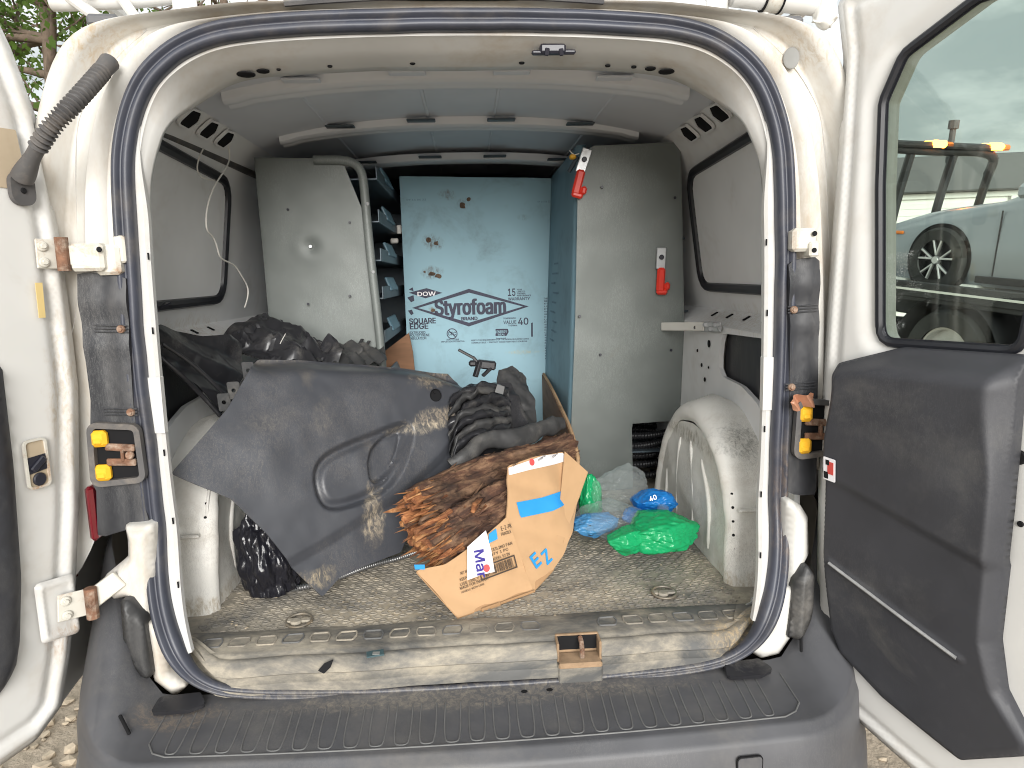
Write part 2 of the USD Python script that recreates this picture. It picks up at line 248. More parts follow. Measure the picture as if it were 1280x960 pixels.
LINERG = look('dusty_liner_plastic', (.04, .04, .041), .5, .2, 9, (.26, .24, .21), .45, 8, .5, .75, bump=.2, bs=60, scr=.12, scol=(.36, .34, .3))
BAGK = look('black_bag_film', (.012, .012, .016), .22, .2, 9, bump=.3, bs=25, bd=.01)
PLY = look('brown_plywood', (.22, .11, .055), .75, .2, 5, (.12, .07, .04), .6, 6, stretch=(1, 1, 6)); PLYEDGE = look('plywood_edge', (.38, .24, .13), .8, .3, 30, stretch=(.3, .3, 3))
PLASTW = look('white_wire', (.75, .73, .68), .45, .03)
GLASSK = look('black_window_gasket', (.012, .013, .017), .4, .1)
STICKR = look('sticker_red', (.5, .06, .05), .4); CHIP = look('dark_teal_tag', (.05, .09, .10), .35)
TAILL = M('tail_light_red', {'p': ('principled_bsdf', {'base_color': (.12, .004, .010), 'roughness': .12, 'coat_weight': 1.0})}, [])
def woodlook(name, axis_rot, c0, c1, c2, sc=1.0):
    return M(name, {'g': ('geometry', {}), 'rt': ('mapping', {'rotation': axis_rot}), 'st': ('mapping', {'scale': (2.2*sc, 22*sc, 22*sc)}), 'n': ('noise_texture', {'scale': 2.2, 'detail': 8, 'roughness': .72, 'distortion': .6}),
        'r': ('rgb_ramp', {'ramp': [(.3, c0), (.46, c1), (.60, c2), (.72, (c2[0]*1.25, c2[1]*1.3, c2[2]*1.5)), (.8, c0)]}), 'n2': ('noise_texture', {'scale': 9, 'detail': 5, 'roughness': .7}), 'r2': ('rgb_ramp', {'ramp': [(.4, (0,)*3), (.66, (.85,)*3)]}),
        'm': ('mix', {'color2': c0}), 'b': ('bump', {'strength': .9, 'distance': .006}), 'p': ('principled_bsdf', {'roughness': .85})},
        [('g.position', 'rt.vector'), ('rt.vector', 'st.vector'), ('st.vector', 'n.vector'), ('n.fac', 'r.fac'), ('g.position', 'n2.vector'), ('n2.fac', 'r2.fac'), ('r2.color', 'm.fac'), ('r.color', 'm.color1'), ('m.color', 'p.base_color'), ('n.fac', 'b.height'), ('b.normal', 'p.normal')])
ROT = (0, -.25, -.85)
LOGM = woodlook('rotten_bark', ROT, (.022, .014, .011), (.095, .042, .024), (.26, .15, .085), .8); ROTM = woodlook('rotten_heartwood', ROT, (.055, .02, .010), (.22, .078, .028), (.42, .18, .07), 1.2); SPLINT = woodlook('splinter_wood', ROT, (.16, .06, .02), (.38, .16, .055), (.56, .31, .14), 1.8)
def film(name, col, alpha, rough=.2):
    return M(name, {'p': ('principled_bsdf', {'base_color': col, 'roughness': rough, 'specular_ior_level': .6}), 'tl': ('translucent_bsdf', {'color': col}), 'mt': ('mix_closure', {'fac': .35}), 't': ('transparent_bsdf', {'color': tuple(.4+.6*np.array(col)) if alpha > .4 else (.92, .95, .95)}), 'm': ('mix_closure', {'fac': alpha}), 'g': ('geometry', {}), 'n': ('noise_texture', {'scale': 28, 'detail': 4}), 'b': ('bump', {'strength': .6, 'distance': .01})},
        [('p.BSDF', 'mt.closure1'), ('tl.BSDF', 'mt.closure2'), ('t.BSDF', 'm.closure1'), ('mt.closure', 'm.closure2'), ('g.position', 'n.vector'), ('n.fac', 'b.height'), ('b.normal', 'p.normal')], 'm.closure')
GREENF = film('green_bag_film', (.02, .50, .19), .80); BLUEF = film('blue_bag_film', (.02, .24, .66), .88); CLEARF = film('clear_bag_film', (.72, .76, .76), .13, .10); PALEB = film('pale_blue_film', (.12, .42, .76), .62)
PEEL = M('peeled_tint', {'t': ('transparent_bsdf', {}), 'd': ('diffuse_bsdf', {'color': (.62, .66, .64)}), 'g': ('geometry', {}), 'n': ('noise_texture', {'scale': 420, 'detail': 4, 'roughness': .7}), 'r': ('rgb_ramp', {'ramp': [(.54, (0,)*3), (.64, (.4,)*3)]}), 'n2': ('noise_texture', {'scale': 26, 'detail': 3}), 'r2': ('rgb_ramp', {'ramp': [(.45, (0,)*3), (.6, (1,)*3)]}), 'mu': ('math', {'math_type': 'multiply'}), 'm': ('mix_closure', {})}, [('g.position', 'n.vector'), ('n.fac', 'r.fac'), ('g.position', 'n2.vector'), ('n2.fac', 'r2.fac'), ('r.color', 'mu.value1'), ('r2.color', 'mu.value2'), ('mu.value', 'm.fac'), ('t.BSDF', 'm.closure1'), ('d.BSDF', 'm.closure2')], 'm.closure')
GLASS = M('tinted_window_glass', {'t': ('transparent_bsdf', {'color': (.80, .86, .81)}), 'g': ('glossy_bsdf', {'roughness': .02, 'color': (.9, .9, .9)}), 'f': ('fresnel', {'IOR': 1.45}), 'm': ('mix_closure', {})}, [('f.fac', 'm.fac'), ('t.BSDF', 'm.closure1'), ('g.BSDF', 'm.closure2')], 'm.closure')
CONDM = look('black_conduit', (.02, .02, .022), .3); CONDG = look('steel_conduit', (.33, .33, .33), .35, .1, metal=.8)

# ------------------------------------------------------------------ ground
def ground_h(x, y): return (meshkit.fbm(np.stack([x*1.3, y*1.3, x*0], -1), 4, 3)-.5)*.05
gx = np.r_[-400, -150, -60, -25, np.linspace(-10, 14, 97), 30, 80, 200, 400]; gy = np.r_[-400, -100, -30, np.linspace(-8, 14, 89), 30, 80, 200, 400]
GX, GY = np.meshgrid(gx, gy)
GROUND = look('dirt_ground', (.33, .275, .21), .9, .25, 2.5, (.44, .38, .30), .7, 9, .45, .65, bump=.7, bs=45, bd=.02)
obj('ground', loft(np.stack([GX, GY, ground_h(GX, GY)-.03], -1)), GROUND, smooth=True, kind='structure')
pb = []
for k in range(1500):
    side = random.random() < .5
    x = random.uniform(-1.6, -.8) if side else random.uniform(.6, 2.2); y = random.uniform(-.5, 2.0); r = random.choice([.008, .01, .014, .02])*random.uniform(.7, 1.3)
    m = trimesh.creation.icosphere(0, r); v = np.array(m.vertices)*[random.uniform(.8, 1.5), random.uniform(.8, 1.4), .6]; v += RNG.normal(0, r*.12, v.shape)
    pb.append(trimesh.Trimesh(v+[x, y, float(ground_h(np.array(x), np.array(y)))-.028+r*.2], m.faces, process=False))
obj('gravel', cat(pb), look('pebbles', (.42, .35, .26), .85, .35, 14), kind='stuff', smooth=False)

# ------------------------------------------------------------------ the van
van = thing('cargo_van', 'open white cargo van seen from behind with both rear doors swung out', 'van')
def yb(z): return -.1*(1-sstep(np.asarray(z, float), .52, .85))
HALF = [(0, 1.794), (.2, 1.791), (.37, 1.782), (.465, 1.765), (.533, 1.732), (.582, 1.688), (.615, 1.63), (.638, 1.555), (.649, 1.46), (.656, 1.3), (.658, 1.1), (.656, .9), (.650, .74), (.622, .64), (.582, .572), (.53, .53), (.45, .508), (.3, .498), (.15, .492)]
LOOP = spline(HALF + [(0, .49)] + [(-x, z) for x, z in HALF[:0:-1]], 260, True)          # clockwise, starts at the top centre
tn = np.roll(LOOP, -1, 0)-np.roll(LOOP, 1, 0); tn /= np.linalg.norm(tn, axis=1, keepdims=True); NRM = np.stack([-tn[:, 1], tn[:, 0]], 1)
NRM *= np.sign(((LOOP-[0, 1.1])*NRM).sum(1).mean())
def along(o, y, idx=slice(None)):                                                          # loop offset inwards by o, at depth y
    p = LOOP[idx]-NRM[idx]*np.asarray(o)[..., None] if np.ndim(o) else LOOP[idx]-NRM[idx]*o
    return np.stack([p[:, 0], yb(p[:, 1])+y, p[:, 1]], 1)
wob = (meshkit.fbm(np.stack([LOOP[:, 0]*9, LOOP[:, 1]*9, LOOP[:, 0]*0], 1), 3, 5)-.5)*.006
prof = [(-.001, .006), (-.001, -.008), (.003, -.016), (.008, -.020), (.0125, -.0185), (.0155, -.012), (.018, -.0095), (.0205, -.012), (.0235, -.018), (.029, -.0215), (.0345, -.018), (.038, -.009), (.0385, .004), (.03, .014), (.008, .014)]
slim = sstep(LOOP[:, 1], .50, .62)
def sealrow(o, y):
    q = along(o*(.55+.45*slim)+wob*(.3+o*12), 0); q[:, 1] += y*(.45+.55*slim)+.012*(1-slim); q[:, 2] -= .006*(1-slim); return q
seal = obj('door_seal', loft([sealrow(o, y) for o, y in prof], closed_u=True, closed_v=True), SEAL, van, smooth=True)
# painted flange, header and inner return behind the seal (deep at the top, shallow at the sides)
up_i = np.r_[np.arange(196, 260), np.arange(0, 65)]                                        # the upper and side run of the loop
zz = LOOP[up_i, 1]; deep = .03 + .085*sstep(zz, 1.60, 1.745)
k1 = (meshkit.fbm(np.stack([LOOP[up_i, 0]*6, zz*6, zz*0+3], 1), 2, 8)-.5)*.012
rows = [along(np.full(len(up_i), .036), .004, up_i), along(np.full(len(up_i), .044), .003, up_i)]
gsc = .40+.60*sstep(zz, 1.45, 1.70)
for f, o in ((.12, .048), (.3, .056), (.5, .062), (.8, .068), (1.0, .070)): rows.append(along(.036+(o-.036)*gsc+k1*f, 0, up_i) + np.stack([zz*0, .004+deep*f, zz*0], 1))
rows.append(along(.036+.024*gsc, 0, up_i) + np.stack([zz*0, .010+deep, zz*0], 1)); rows.append(along(np.full(len(up_i), -.02), 0, up_i) + np.stack([zz*0, .014+deep, zz*0], 1))
obj('door_frame_flange', loft(rows), FLANGEW, van, smooth=40)
lo_i = np.arange(58, 203); zl = LOOP[lo_i, 1]
# side flange strips with their little steps
for s in (-1, 1):
    pts = np.array([(.572, 1.632), (.590, 1.57), (.606, 1.48), (.618, 1.2), (.620, 1.0), (.615, .80), (.598, .68), (.575, .60)]); c = spline(pts, 60)
    tp = .12+.88*sstep(1.63-c[:, 1], 0, .22)
    r = [np.stack([s*(c[:, 0]+o*tp+.010*(1-tp)), yb(c[:, 1])+y*tp, c[:, 1]], 1) for o, y in ((.008, .004), (-.012, .001), (-.018, .006), (-.018, .018), (.02, .02))]
    obj('pinch_flange', loft(r), FLANGEW, van, smooth=40)
    for z in (1.36, 1.22, .98, .84, .72):
        x = np.interp(z, pts[::-1, 1], pts[::-1, 0]); obj('flange_slot', box((s*(x-.014), float(yb(z))-.0005, z), (.003, .002, .013), .0005), BLACK, van)
    obj('flange_cover', loft([[(s*(np.interp(z, pts[::-1, 1], pts[::-1, 0])+o), float(yb(z))+y, z) for z in np.linspace(1.02, 1.13, 8)] for o, y in ((.004, -.002), (-.021, -.003), (-.022, .01), (.0, .012))]), FLANGEW, van)

# jamb: painted steel from the seal out to the body's edge, then the outer skin running forward
BODY = [(0, 1.812), (.25, 1.807), (.42, 1.797), (.54, 1.783), (.63, 1.77), (.675, 1.753), (.712, 1.72), (.75, 1.643), (.778, 1.55), (.805, 1.4), (.83, 1.2), (.85, 1.0), (.86, .8), (.86, .62)]
nS = LOOP[:72]; tS = np.r_[0, np.cumsum(np.linalg.norm(np.diff(nS, axis=0), axis=1))]; tS /= tS[-1]
bS = spline(BODY, 300); tB = np.r_[0, np.cumsum(np.linalg.norm(np.diff(bS, axis=0), axis=1))]; tB /= tB[-1]
bs = np.stack([np.interp(tS, tB, bS[:, k]) for k in (0, 1)], 1)
inner = np.vstack([nS[::-1]*[-1, 1], nS[1:]]); outer = np.vstack([bs[::-1]*[-1, 1], bs[1:]])
wd = np.linalg.norm(outer-inner, axis=1); amp = np.clip(wd/.12, 0, 1)
J = []
for s, y in ((-.1, .014), (0, .013), (.12, .014), (.2, .002), (.34, .0), (.42, .018), (.6, .024), (.68, .02), (.76, -.014), (.88, -.026), (.96, -.022), (1, -.008)):
    p = inner+(outer-inner)*s; J.append(np.stack([p[:, 0], y*amp+.012*(1-amp)+yb(p[:, 1])*.3, p[:, 1]], 1))
obj('rear_jamb', loft(J), JAMBW, van, smooth=35)
nb = unit(outer-[0, 1.1]) ; nb = (outer-[0, 1.1])/np.linalg.norm(outer-[0, 1.1], axis=1, keepdims=True)
K = []
for y, o in ((-.008, 0), (.004, .006), (.03, .012), (.10, .02), (.4, .04), (1.0, .055), (2.4, .06), (3.0, .04)):
    p = outer+nb*o*np.array([1.4, .6]); K.append(np.stack([p[:, 0], p[:, 0]*0+y, p[:, 1]], 1))
for k in range(1, len(K)): K[k][[0, -1], 2] = .45
obj('body_skin', loft(K), WHITE, van, smooth=50)
obj('roof_edge_strip', tube([(x, -.012, 1.813-.012*(x/.3)**2) for x in np.linspace(-.31, .27, 14)], .006, 6), BLACKP, van)
obj('under_body', box((0, 1.4, .46), (1.6, 2.7, .1), .02), BLACK, van)
obj('bulkhead', box((0, 2.02, 1.2), (1.7, .04, 1.3), .01), BLACK, van)

th_ = np.arange(36)/36*2*math.pi
for s in (-1, 1):
    wl_ = obj('wheel', loft([np.stack([np.full(36, s*(.71+dx)), .45+q*np.cos(th_), .31+q*np.sin(th_)], 1) for q, dx in ((.19, -.09), (.29, -.09), (.31, -.06), (.31, .06), (.29, .09), (.20, .09))], closed_v=True), look('van_tyre_rubber', (.02, .02, .02), .8, .1, 9) if s < 0 else UsdShade.Material.Get(stage, '/World/Looks/van_tyre_rubber'), van, smooth=40)
    obj('wheel_rim', loft([np.stack([np.full(36, s*(.71+dx)), .45+q*np.cos(th_), .31+q*np.sin(th_)], 1) for q, dx in ((.20, .085), (.18, .05), (.05, .06), (.005, .062))], closed_v=True), ZINC, wl_, smooth=40)

# roof inside, its bows and the stamped tabs
X = np.linspace(-1, 1, 41); Y = np.r_[.25, np.linspace(.3, 2.0, 18)]
def roofz(x): return 1.792-.055*np.abs(x/.55)**2.4
obj('roof_lining', loft([[(x*.62, y, roofz(x*.62)-.012*abs(math.sin((y-.3)*5.9))*0) for x in X] for y in Y]), ROOFW, van, smooth=True)
for y0, hw, zc in ((.37, .545, 1.762), (.86, .545, 1.765), (1.36, .54, 1.745)):
    xs = np.linspace(-hw, hw, 41); pr = [(-.045, .03), (-.04, .006), (-.03, 0), (-.012, .0), (-.006, .004), (.006, .004), (.012, 0), (.03, 0), (.04, .006), (.045, .03)]
    bow = obj('roof_bow', loft([[(x, y0+py+.012*math.cos(x*2.4), zc-.042*(abs(x)/hw)**2.4+pz-.004*(abs(x) > hw*.93)) for x in xs] for py, pz in pr]), BOWW, van, smooth=35)
    for x in (-.36, -.12, .12, .36):
        obj('adhesive_tab', box((x, y0-.055, zc+.012-.042*(abs(x)/hw)**2.4), (.085, .03, .006), .002), BLACK if False else STEELD if y0 > .5 else ROOFW, bow)
for x in (-.40, -.1, .1, .40): obj('roof_swage', loft([[(x+dx, y, roofz(x)-dz) for y in np.linspace(.3, 1.9, 9)] for dx, dz in ((-.006, -.001), (-.003, .003), (.003, .003), (.006, -.001))]), ROOFW, van)
# header hardware
st = obj('latch_striker', cat([box((0.179,0.03,1.733), (.05, .02, .018), .004), box((0.156,0.03,1.727), (.035, .012, .008), .003), box((0.206,0.03,1.728), (.035, .012, .008), .003), bar((0.166,0.025,1.72), (0.168,0.02,1.733), .009, .009), bar((0.196,0.025,1.72), (0.194,0.02,1.732), .009, .009)]), GLOSSK, van)
for c, w in (((-0.415,0.075,1.753), .013), ((-0.382,0.09,1.75), .009), ((-0.352,0.1,1.754), .003), ((-0.253,0.11,1.752), .0035), ((0.384,0.1,1.749), .008), ((0.417,0.08,1.75), .012), ((0.297,0.1,1.751), .004), ((0.35,0.1,1.751), .004), ((0.124,0.08,1.755), .004), ((-0.092,0.11,1.754), .004), ((-0.524,0.06,1.698), .004), ((0.523,0.06,1.692), .004)):
    zl_ = np.interp(abs(c[0]), [h[0] for h in HALF[:8]], [h[1] for h in HALF[:8]]); obj('access_hole', disc((c[0], .085, zl_-.066), (0, -.14, -.99), w, .003, 14, sx=1.4), BLACK, van)

# interior side walls above the wheels, the inner panels below, windows, vents
for s in (-1, 1):
    WP = [(.77, 1.10), (.768, 1.19), (.76, 1.215), (.748, 1.25), (.725, 1.42), (.703, 1.60), (.685, 1.64), (.662, 1.675), (.63, 1.71), (.59, 1.745), (.565, 1.765), (.55, 1.79)]
    c = spline(WP, 40); ys = np.r_[.02, .06, np.linspace(.1, 2.0, 30)]
    obj('side_wall', loft([[(s*(x+.012*math.exp(-((y-.06)/.05)**2)), y, z) for x, z in c] for y in ys]), INNERW, van, smooth=True)
    wx = lambda z: float(np.interp(z, [1.1, 1.25, 1.6, 1.7], [.77, .748, .703, .64]))
    fr = ((0, 0, 0), (0, 1, 0), (0, 0, 1), (-s, 0, 0))
    op = rpoly([(.06, 1.255), (.79, 1.262), (.80, 1.605), (.06, 1.63)], .055)
    wn = obj('side_window_blank', sheet(op, fr, .04, lambda U, V: -np.interp(V, [1.1, 1.25, 1.6, 1.7], [.77, .748, .703, .64])+.004), INNERW, van)
    rim = np.array([op.exterior.interpolate(t).coords[0] for t in np.linspace(0, op.exterior.length, 90, endpoint=False)])
    obj('window_gasket', tube([(s*(wx(z)-.004), y, z) for y, z in rim], .014, 8, closed=True), GLASSK, wn)
    # roof-rail vents: three tapered openings
    for k in range(3):
        y0 = (.372, .49, .61)[k]; q = rpoly([(y0-.03, 1.675), (y0+.03, 1.675), (y0+.045, 1.70), (y0+.03, 1.722), (y0-.015, 1.718)], .008)
        vn = unit((-s*.74, 0, -.68)); o = np.array((s*.641, 0, 1.698)); vv = unit(np.cross(vn, (0, 1, 0))); vv = vv if vv[2] > 0 else -vv
        o = o+vn*.003; f2 = (o, (0, 1, 0), vv, vn); q2 = shapely.affinity.translate(q, 0, -1.698)
        obj('vent_opening', plate(q2, f2, .006), BLACK, van)
        obj('vent_lip', plate(q2.buffer(.005).difference(q2), f2, .0075), INNERW, van)
    # inner panel with a pocket over the wheel
    pk = rpoly([(.14, 1.148), (.505, 1.138), (.525, 1.045), (.50, 1.018), (.36, 1.012), (.26, .985), (.15, .90)], .02)
    lp = Polygon([(.05, .58), (2.0, .58), (2.0, 1.155), (.05, 1.155)]).difference(pk)
    f3 = ((s*.70, 0, 0), (0, 1, 0), (0, 0, 1), (-s, 0, 0))
    pn = obj('inner_side_panel', thicken(sheet(lp, f3, .035), (s*.012, 0, 0)), INNERW, van, smooth=20)
    obj('pocket_liner', plate(pk.buffer(.015), ((s*.728, 0, 0), (0, 1, 0), (0, 0, 1), (-s, 0, 0)), .006), DARKJ, pn)
    obj('ledge', loft([[(s*x, y, z) for y in np.linspace(.12, 1.6, 20)] for x, z in ((.70, 1.148), (.702, 1.156), (.71, 1.160), (.768, 1.195), (.775, 1.2))]), INNERW, van, smooth=40)
    for k in range(4): obj('ledge_slot', box((s*.742, .32+.12*k, 1.1815), (.022, .012, .003), .001, [unit((s, .0, .55)), (0, 1, 0), unit((-s*.55, 0, 1))]), BLACK, van)
    for y, z, r in ((.60, 1.10, .011), (.63, .99, .007), (.58, .94, .006), (.66, 1.03, .006), (.60, 1.03, .004), (.70, 1.07, .005)): obj('panel_hole', disc((s*.6985, y, z), (-s, 0, 0), r, .002, 12), BLACK, pn)
    # wheel arch: profile over the wheel, swept from the inner face out to the panel
    A = np.array([(.135, .565), (.14, .66), (.15, .74), (.18, .825), (.24, .893), (.33, .935), (.44, .948), (.56, .925), (.66, .86), (.74, .76), (.79, .66), (.81, .565)]); c = spline(A, 60)
    ctr = np.array([.45, .62]); rr = []
    for x, sh in ((.598, .86), (.590, .885), (.588, .92), (.592, .955), (.602, .985), (.62, 1.0), (.66, 1.003), (.72, 1.0), (.76, 1.0)):
        q = ctr+(c-ctr)*sh
        q[:, 1] = np.where(c[:, 1] < .6, c[:, 1], q[:, 1]); z = q[:, 1]+.028*math.exp(-((x-.66)/.045)**2)*np.exp(-((q[:, 0]-.42)/.13)**2)*(q[:, 1] > .8)
        rr.append(np.stack([np.full(len(q), s*x), q[:, 0], z], 1))
    q = ctr+(c-ctr)*.86; q[:, 1] = np.where(c[:, 1] < .6, c[:, 1], q[:, 1])
    face = sheet(Polygon(q), ((s*.598, 0, 0), (0, 1, 0), (0, 0, 1), (-s, 0, 0)), .02)
    arch = obj('wheel_arch', jitter(jitter(cat([loft(rr), face]), .009, 7, 4), .003, 22, 9), ARCHW, van, smooth=45)
    for pts in ([(.30, .60), (.30, .72), (.36, .82)], [(.42, .60), (.42, .72), (.45, .85)], [(.56, .60), (.56, .73), (.54, .84)], [(.68, .60), (.66, .72)]):
        cc = spline(pts, 12); obj('pressed_rib', tube([(s*.599, y, z) for y, z in cc], np.r_[.003, np.full(10, .0065), .003], 8), ARCHW, arch, smooth=True)
    seam = spline([(.155, .60), (.165, .70), (.185, .80), (.245, .872), (.34, .912)], 26)
    obj('weld_seam', tube([(s*(.604), y-.006, z+.006) for y, z in seam], .0035, 6), ARCHW, arch)
    for k in range(9):
        y, z = seam[4+k*2]; obj('sealer_spot', disc((s*.606, y-.012, z-.004), (-s*.4, -1, .1), .0035, .002, 7), BLACK, arch, smooth=False)
    obj('plug', disc((s*.66, .131, .79), (0, -1, .12), .012, .004, 14), ARCHW, arch)
    obj('pressing', box((s*.655, .138, .755), (.09, .014, .008), .003), ARCHW, arch)
# long dark trunking on the left wall, metal tab
obj('cable_trunk', tube([(-.695, .08, 1.648), (-.688, .5, 1.655), (-.68, 1.0, 1.66), (-.67, 1.45, 1.665)], .013, 8), BELLOWS, van, smooth=True)
obj('wall_tab', bar((-0.74,0.341,1.252), (-0.72,0.368,1.265), .02, .004), GLOSSK, van)

# floor with its honeycomb tread, tie-down rings
fl = obj('cargo_floor', sheet(Polygon([(-.72, .0), (.72, .0), (.72, 2.0), (-.72, 2.0)]), ((0, 0, .569), (1, 0, 0), (0, 1, 0), (0, 0, 1)), .03, lambda U, V: (meshkit.fbm(np.stack([U*7, V*7, U*0], 1), 3, 2)-.5)*.007), FLOORM, van, smooth=True)
tb = []; a6 = np.arange(6)/6*2*math.pi
for j in range(52):
    for i in range(46):
        x = -.60+i*.027+(j % 2)*.0135; y = .018+j*.0165
        if abs(x) > .60 or random.random() < .06: continue
        z = .569+(meshkit.fbm(np.array([[x*7, y*7, 0]]), 3, 2)[0]-.5)*.007; h = .0026*random.uniform(.5, 1.1); e = np.stack([np.cos(a6)*.0105, np.sin(a6)*.0078], 1)
        tb.append(loft([np.c_[e+[x, y], np.full(6, z-.002)], np.c_[e*.95+[x, y], np.full(6, z+h*.7)], np.c_[e*.72+[x, y], np.full(6, z+h)], np.c_[e*.5+[x, y], np.full(6, z+h*.3)]], closed_v=True, caps=True))
obj('floor_tread', cat(tb), BUMPM, fl, kind='stuff', smooth=False)
for c in ((-0.391,0.077,0.572), (0.431,0.117,0.572), (-0.581,0.018,0.573)):
    c = np.array(c)
    if c[0] < -.5: continue
    rg = obj('tie_down_ring', tube([c+[.027*math.cos(t), .027*math.sin(t), .003+.002*math.sin(t)] for t in np.arange(24)/24*2*math.pi], .0032, 8, closed=True), look('dull_ring_steel', (.20, .18, .15), .5, .2, 30, TAN, .6, 20, .45, .6, metal=.5) if c[0] < 0 else UsdShade.Material.Get(stage, '/World/Looks/dull_ring_steel'), fl, smooth=True)
    obj('ring_bracket', cat([box(c+[0, 0, .003], (.052, .016, .006), .002), disc(c+[-.005, -.008, .002], (0, 0, 1), .012, .006)]), FLOORM, rg)
obj('floor_debris', cat([trimesh.Trimesh(np.array(trimesh.creation.icosphere(0, r).vertices)*[1.3, 1, .5]+[random.uniform(-.55, .58), random.uniform(.0, .5)**1.0, .574], trimesh.creation.icosphere(0, r).faces, process=False) for r in [random.choice([.002, .0025, .003]) for _ in range(150)]]), look('floor_crumbs', (.40, .33, .24), .9, .4, 60), fl, kind='stuff', smooth=False)

# sill cover, its pressed pads, latch recess
SP = [(.05, .5705), (.03, .576), (.0, .578), (-.045, .576), (-.052, .572), (-.058, .569), (-.066, .571), (-.074, .568), (-.083, .556), (-.086, .545), (-.080, .540), (-.084, .534), (-.092, .53), (-.094, .51)]
def sill_run(x0, x1):
    xs = np.linspace(x0, x1, max(3, int((x1-x0)/.02)))
    def pull(x, y, z): e = sstep(abs(x), .50, .60); return (x, y+.05*e*(y < -.05)*1.0, z+.045*e*(y < -.05)*(1 if z < .56 else .5))
    w = lambda x: (meshkit.fbm(np.array([[x*8, 0, 0]]), 3, 4)[0]-.5)*.006
    return loft([[pull(x, y+w(x), z+w(x+3)) for x in xs] for y, z in SP])
NX = [(0.165,-0.056,0.56),(0.257,-0.05,0.56)]
sl = obj('sill_cover', cat([sill_run(-.60, .155), sill_run(.245, .60)]), SILLM, van, smooth=35)
obj('sill_latch_recess', cat([box((.20, -.078, .535), (.088, .045, .012), .003), box((.20, -.048, .555), (.09, .008, .045), .002), box((.157, -.06, .556), (.005, .05, .04), .002), box((.243, -.06, .556), (.005, .05, .04), .002)]), look('rusty_recess_dirt', (.30, .20, .12), .9, .3, 30), van)
obj('recess_lip', box((.20, -.092, .515), (.09, .014, .05), .003), SILLM, van); obj('sill_bridge', loft([[(x, y, z) for x in (.155, .2, .245)] for y, z in SP[:5]]), SILLM, sl); obj('latch_plate', box((.20, -.0525, .560), (.086, .003, .03), .001), BLACK, van)
obj('striker_loop', tube([(.206, -.058, .573), (.206, -.074, .571), (.206, -.082, .56), (.206, -.082, .543)], .005, 8), RUST, van)
for k in range(21):
    x = -.545+k*.0545
    if .14 < x < .26: continue
    h = rpoly([(-.019, -.018), (.017, -.019), (.021, 0), (.016, .018), (-.018, .017), (-.022, -.003)], .006)
    obj('sill_pad', cat([plate(h.difference(h.buffer(-.0025)), ((x, -.008, .5775+.003*(meshkit.fbm(np.array([[x*8, 0, 0]]), 3, 4)[0]-.5)), (1, 0, 0), (.1*(1 if k % 2 else -1), 1, 0), (0, 0, 1)), .003)]), BUMPM if k % 3 else PADEDGE, sl)
# a tear in the sill and the corner patch
obj('sill_tear', plate(rpoly([(0, 0), (.012, .012), (.03, .018), (.024, .004), (.012, -.006)], .001), ((-0.317,-0.088,0.552), (1, 0, 0), (0, .35, 1), (0, -1, .35)), .003), BLACK, sl)
obj('corner_patch', plate(rpoly([(.535, -.035), (.565, .025), (.60, .03), (.60, -.035), (.57, -.05)], .006), ((0, 0, .576), (1, 0, 0), (0, 1, 0), (0, 0, 1)), .006), SILLM, sl)
obj('side_floor_clip', cat([bar((0.585,0.023,0.58), (0.608,0.03,0.585), .006, .006), disc((0.612,0.039,0.58), (0, 0, 1), .008, .008)]), ZINC, van)

# rear bumper
BP = [(-.07, .46), (-.085, .503), (-.10, .5), (-.125, .4975), (-.262, .492), (-.270, .488), (-.276, .480), (-.282, .478), (-.29, .468), (-.296, .43), (-.302, .385), (-.318, .372), (-.332, .36), (-.34, .33), (-.33, .27), (-.30, .22)]
st_x = np.r_[-.90, -.895, -.885, -.87, -.85, -.825, -.79, -.75, -.70, np.linspace(-.66, .66, 45), .70, .75, .79, .825, .85, .87, .885, .895, .90]
def bump_pt(x, y, z):
    a = abs(x); e = np.clip((a-.60)/.30, 0, 1); wrap = .62*max(0, 1-math.sqrt(max(0, 1-e**2.6))); r = float(sstep(a, .62, .80))
    t = float(np.clip((z-.40)/.10, 0, 1)); zz = z+.25*r*t*(1.0 if y > -.12 else max(0, 1-(-.12-y)/.16)); bow = .02*(x/.6)**2
    return (x, y*(1-.25*e)+wrap+bow+(.055*r if y > -.13 else .03*r), zz)
bp = obj('rear_bumper', loft([[bump_pt(x, y, z) for y, z in BP] for x in st_x]), BLACKP, van, smooth=40)
for k in range(25):
    x0 = -.555+k*.0455; L0, L1 = -.135, -.245; w = .0145
    if k in (0, 24): w = .012
    path = [(x0-w, L0), (x0-w*.8, L1+.006), (x0-w*.5, L1), (x0+w*.5, L1), (x0+w*.8, L1+.006), (x0+w, L0)]
    pth = np.array(path); pz = lambda y: .4975+(-.125-y)*(-.0055/.137)
    q = [bump_pt(x+(.12*(y+.135))*x, y, pz(y)+.0005) for x, y in pth]
    obj('step_tread', tube(spline(q, 26), .0015, 6), PADEDGE, bp)
q = [bump_pt(x, y, .4975+(-.125-y)*(-.0055/.137)+.0008) for x, y in resample([(-.60, -.13), (-.595, -.225), (-.57, -.253), (.57, -.253), (.60, -.225), (.605, -.13)], .03)]
obj('step_pad_outline', tube(q, .0016, 6), PADEDGE, bp)
tc = np.array(bump_pt(.47, -.297, .425)); cv = rpoly([(-.022, -.03), (.022, -.03), (.022, .03), (-.022, .03)], .006)
obj('tow_eye_cover', cat([plate(cv, (tc, (1, .05, 0), (0, .0, 1), (0, -1, 0)), .0035)]), BLACKP, bp); obj('cover_gap', plate(cv.buffer(.0022).difference(cv.buffer(.0004)), (tc, (1, .05, 0), (0, .0, 1), (0, -1, 0)), .0025), BLACK, bp)
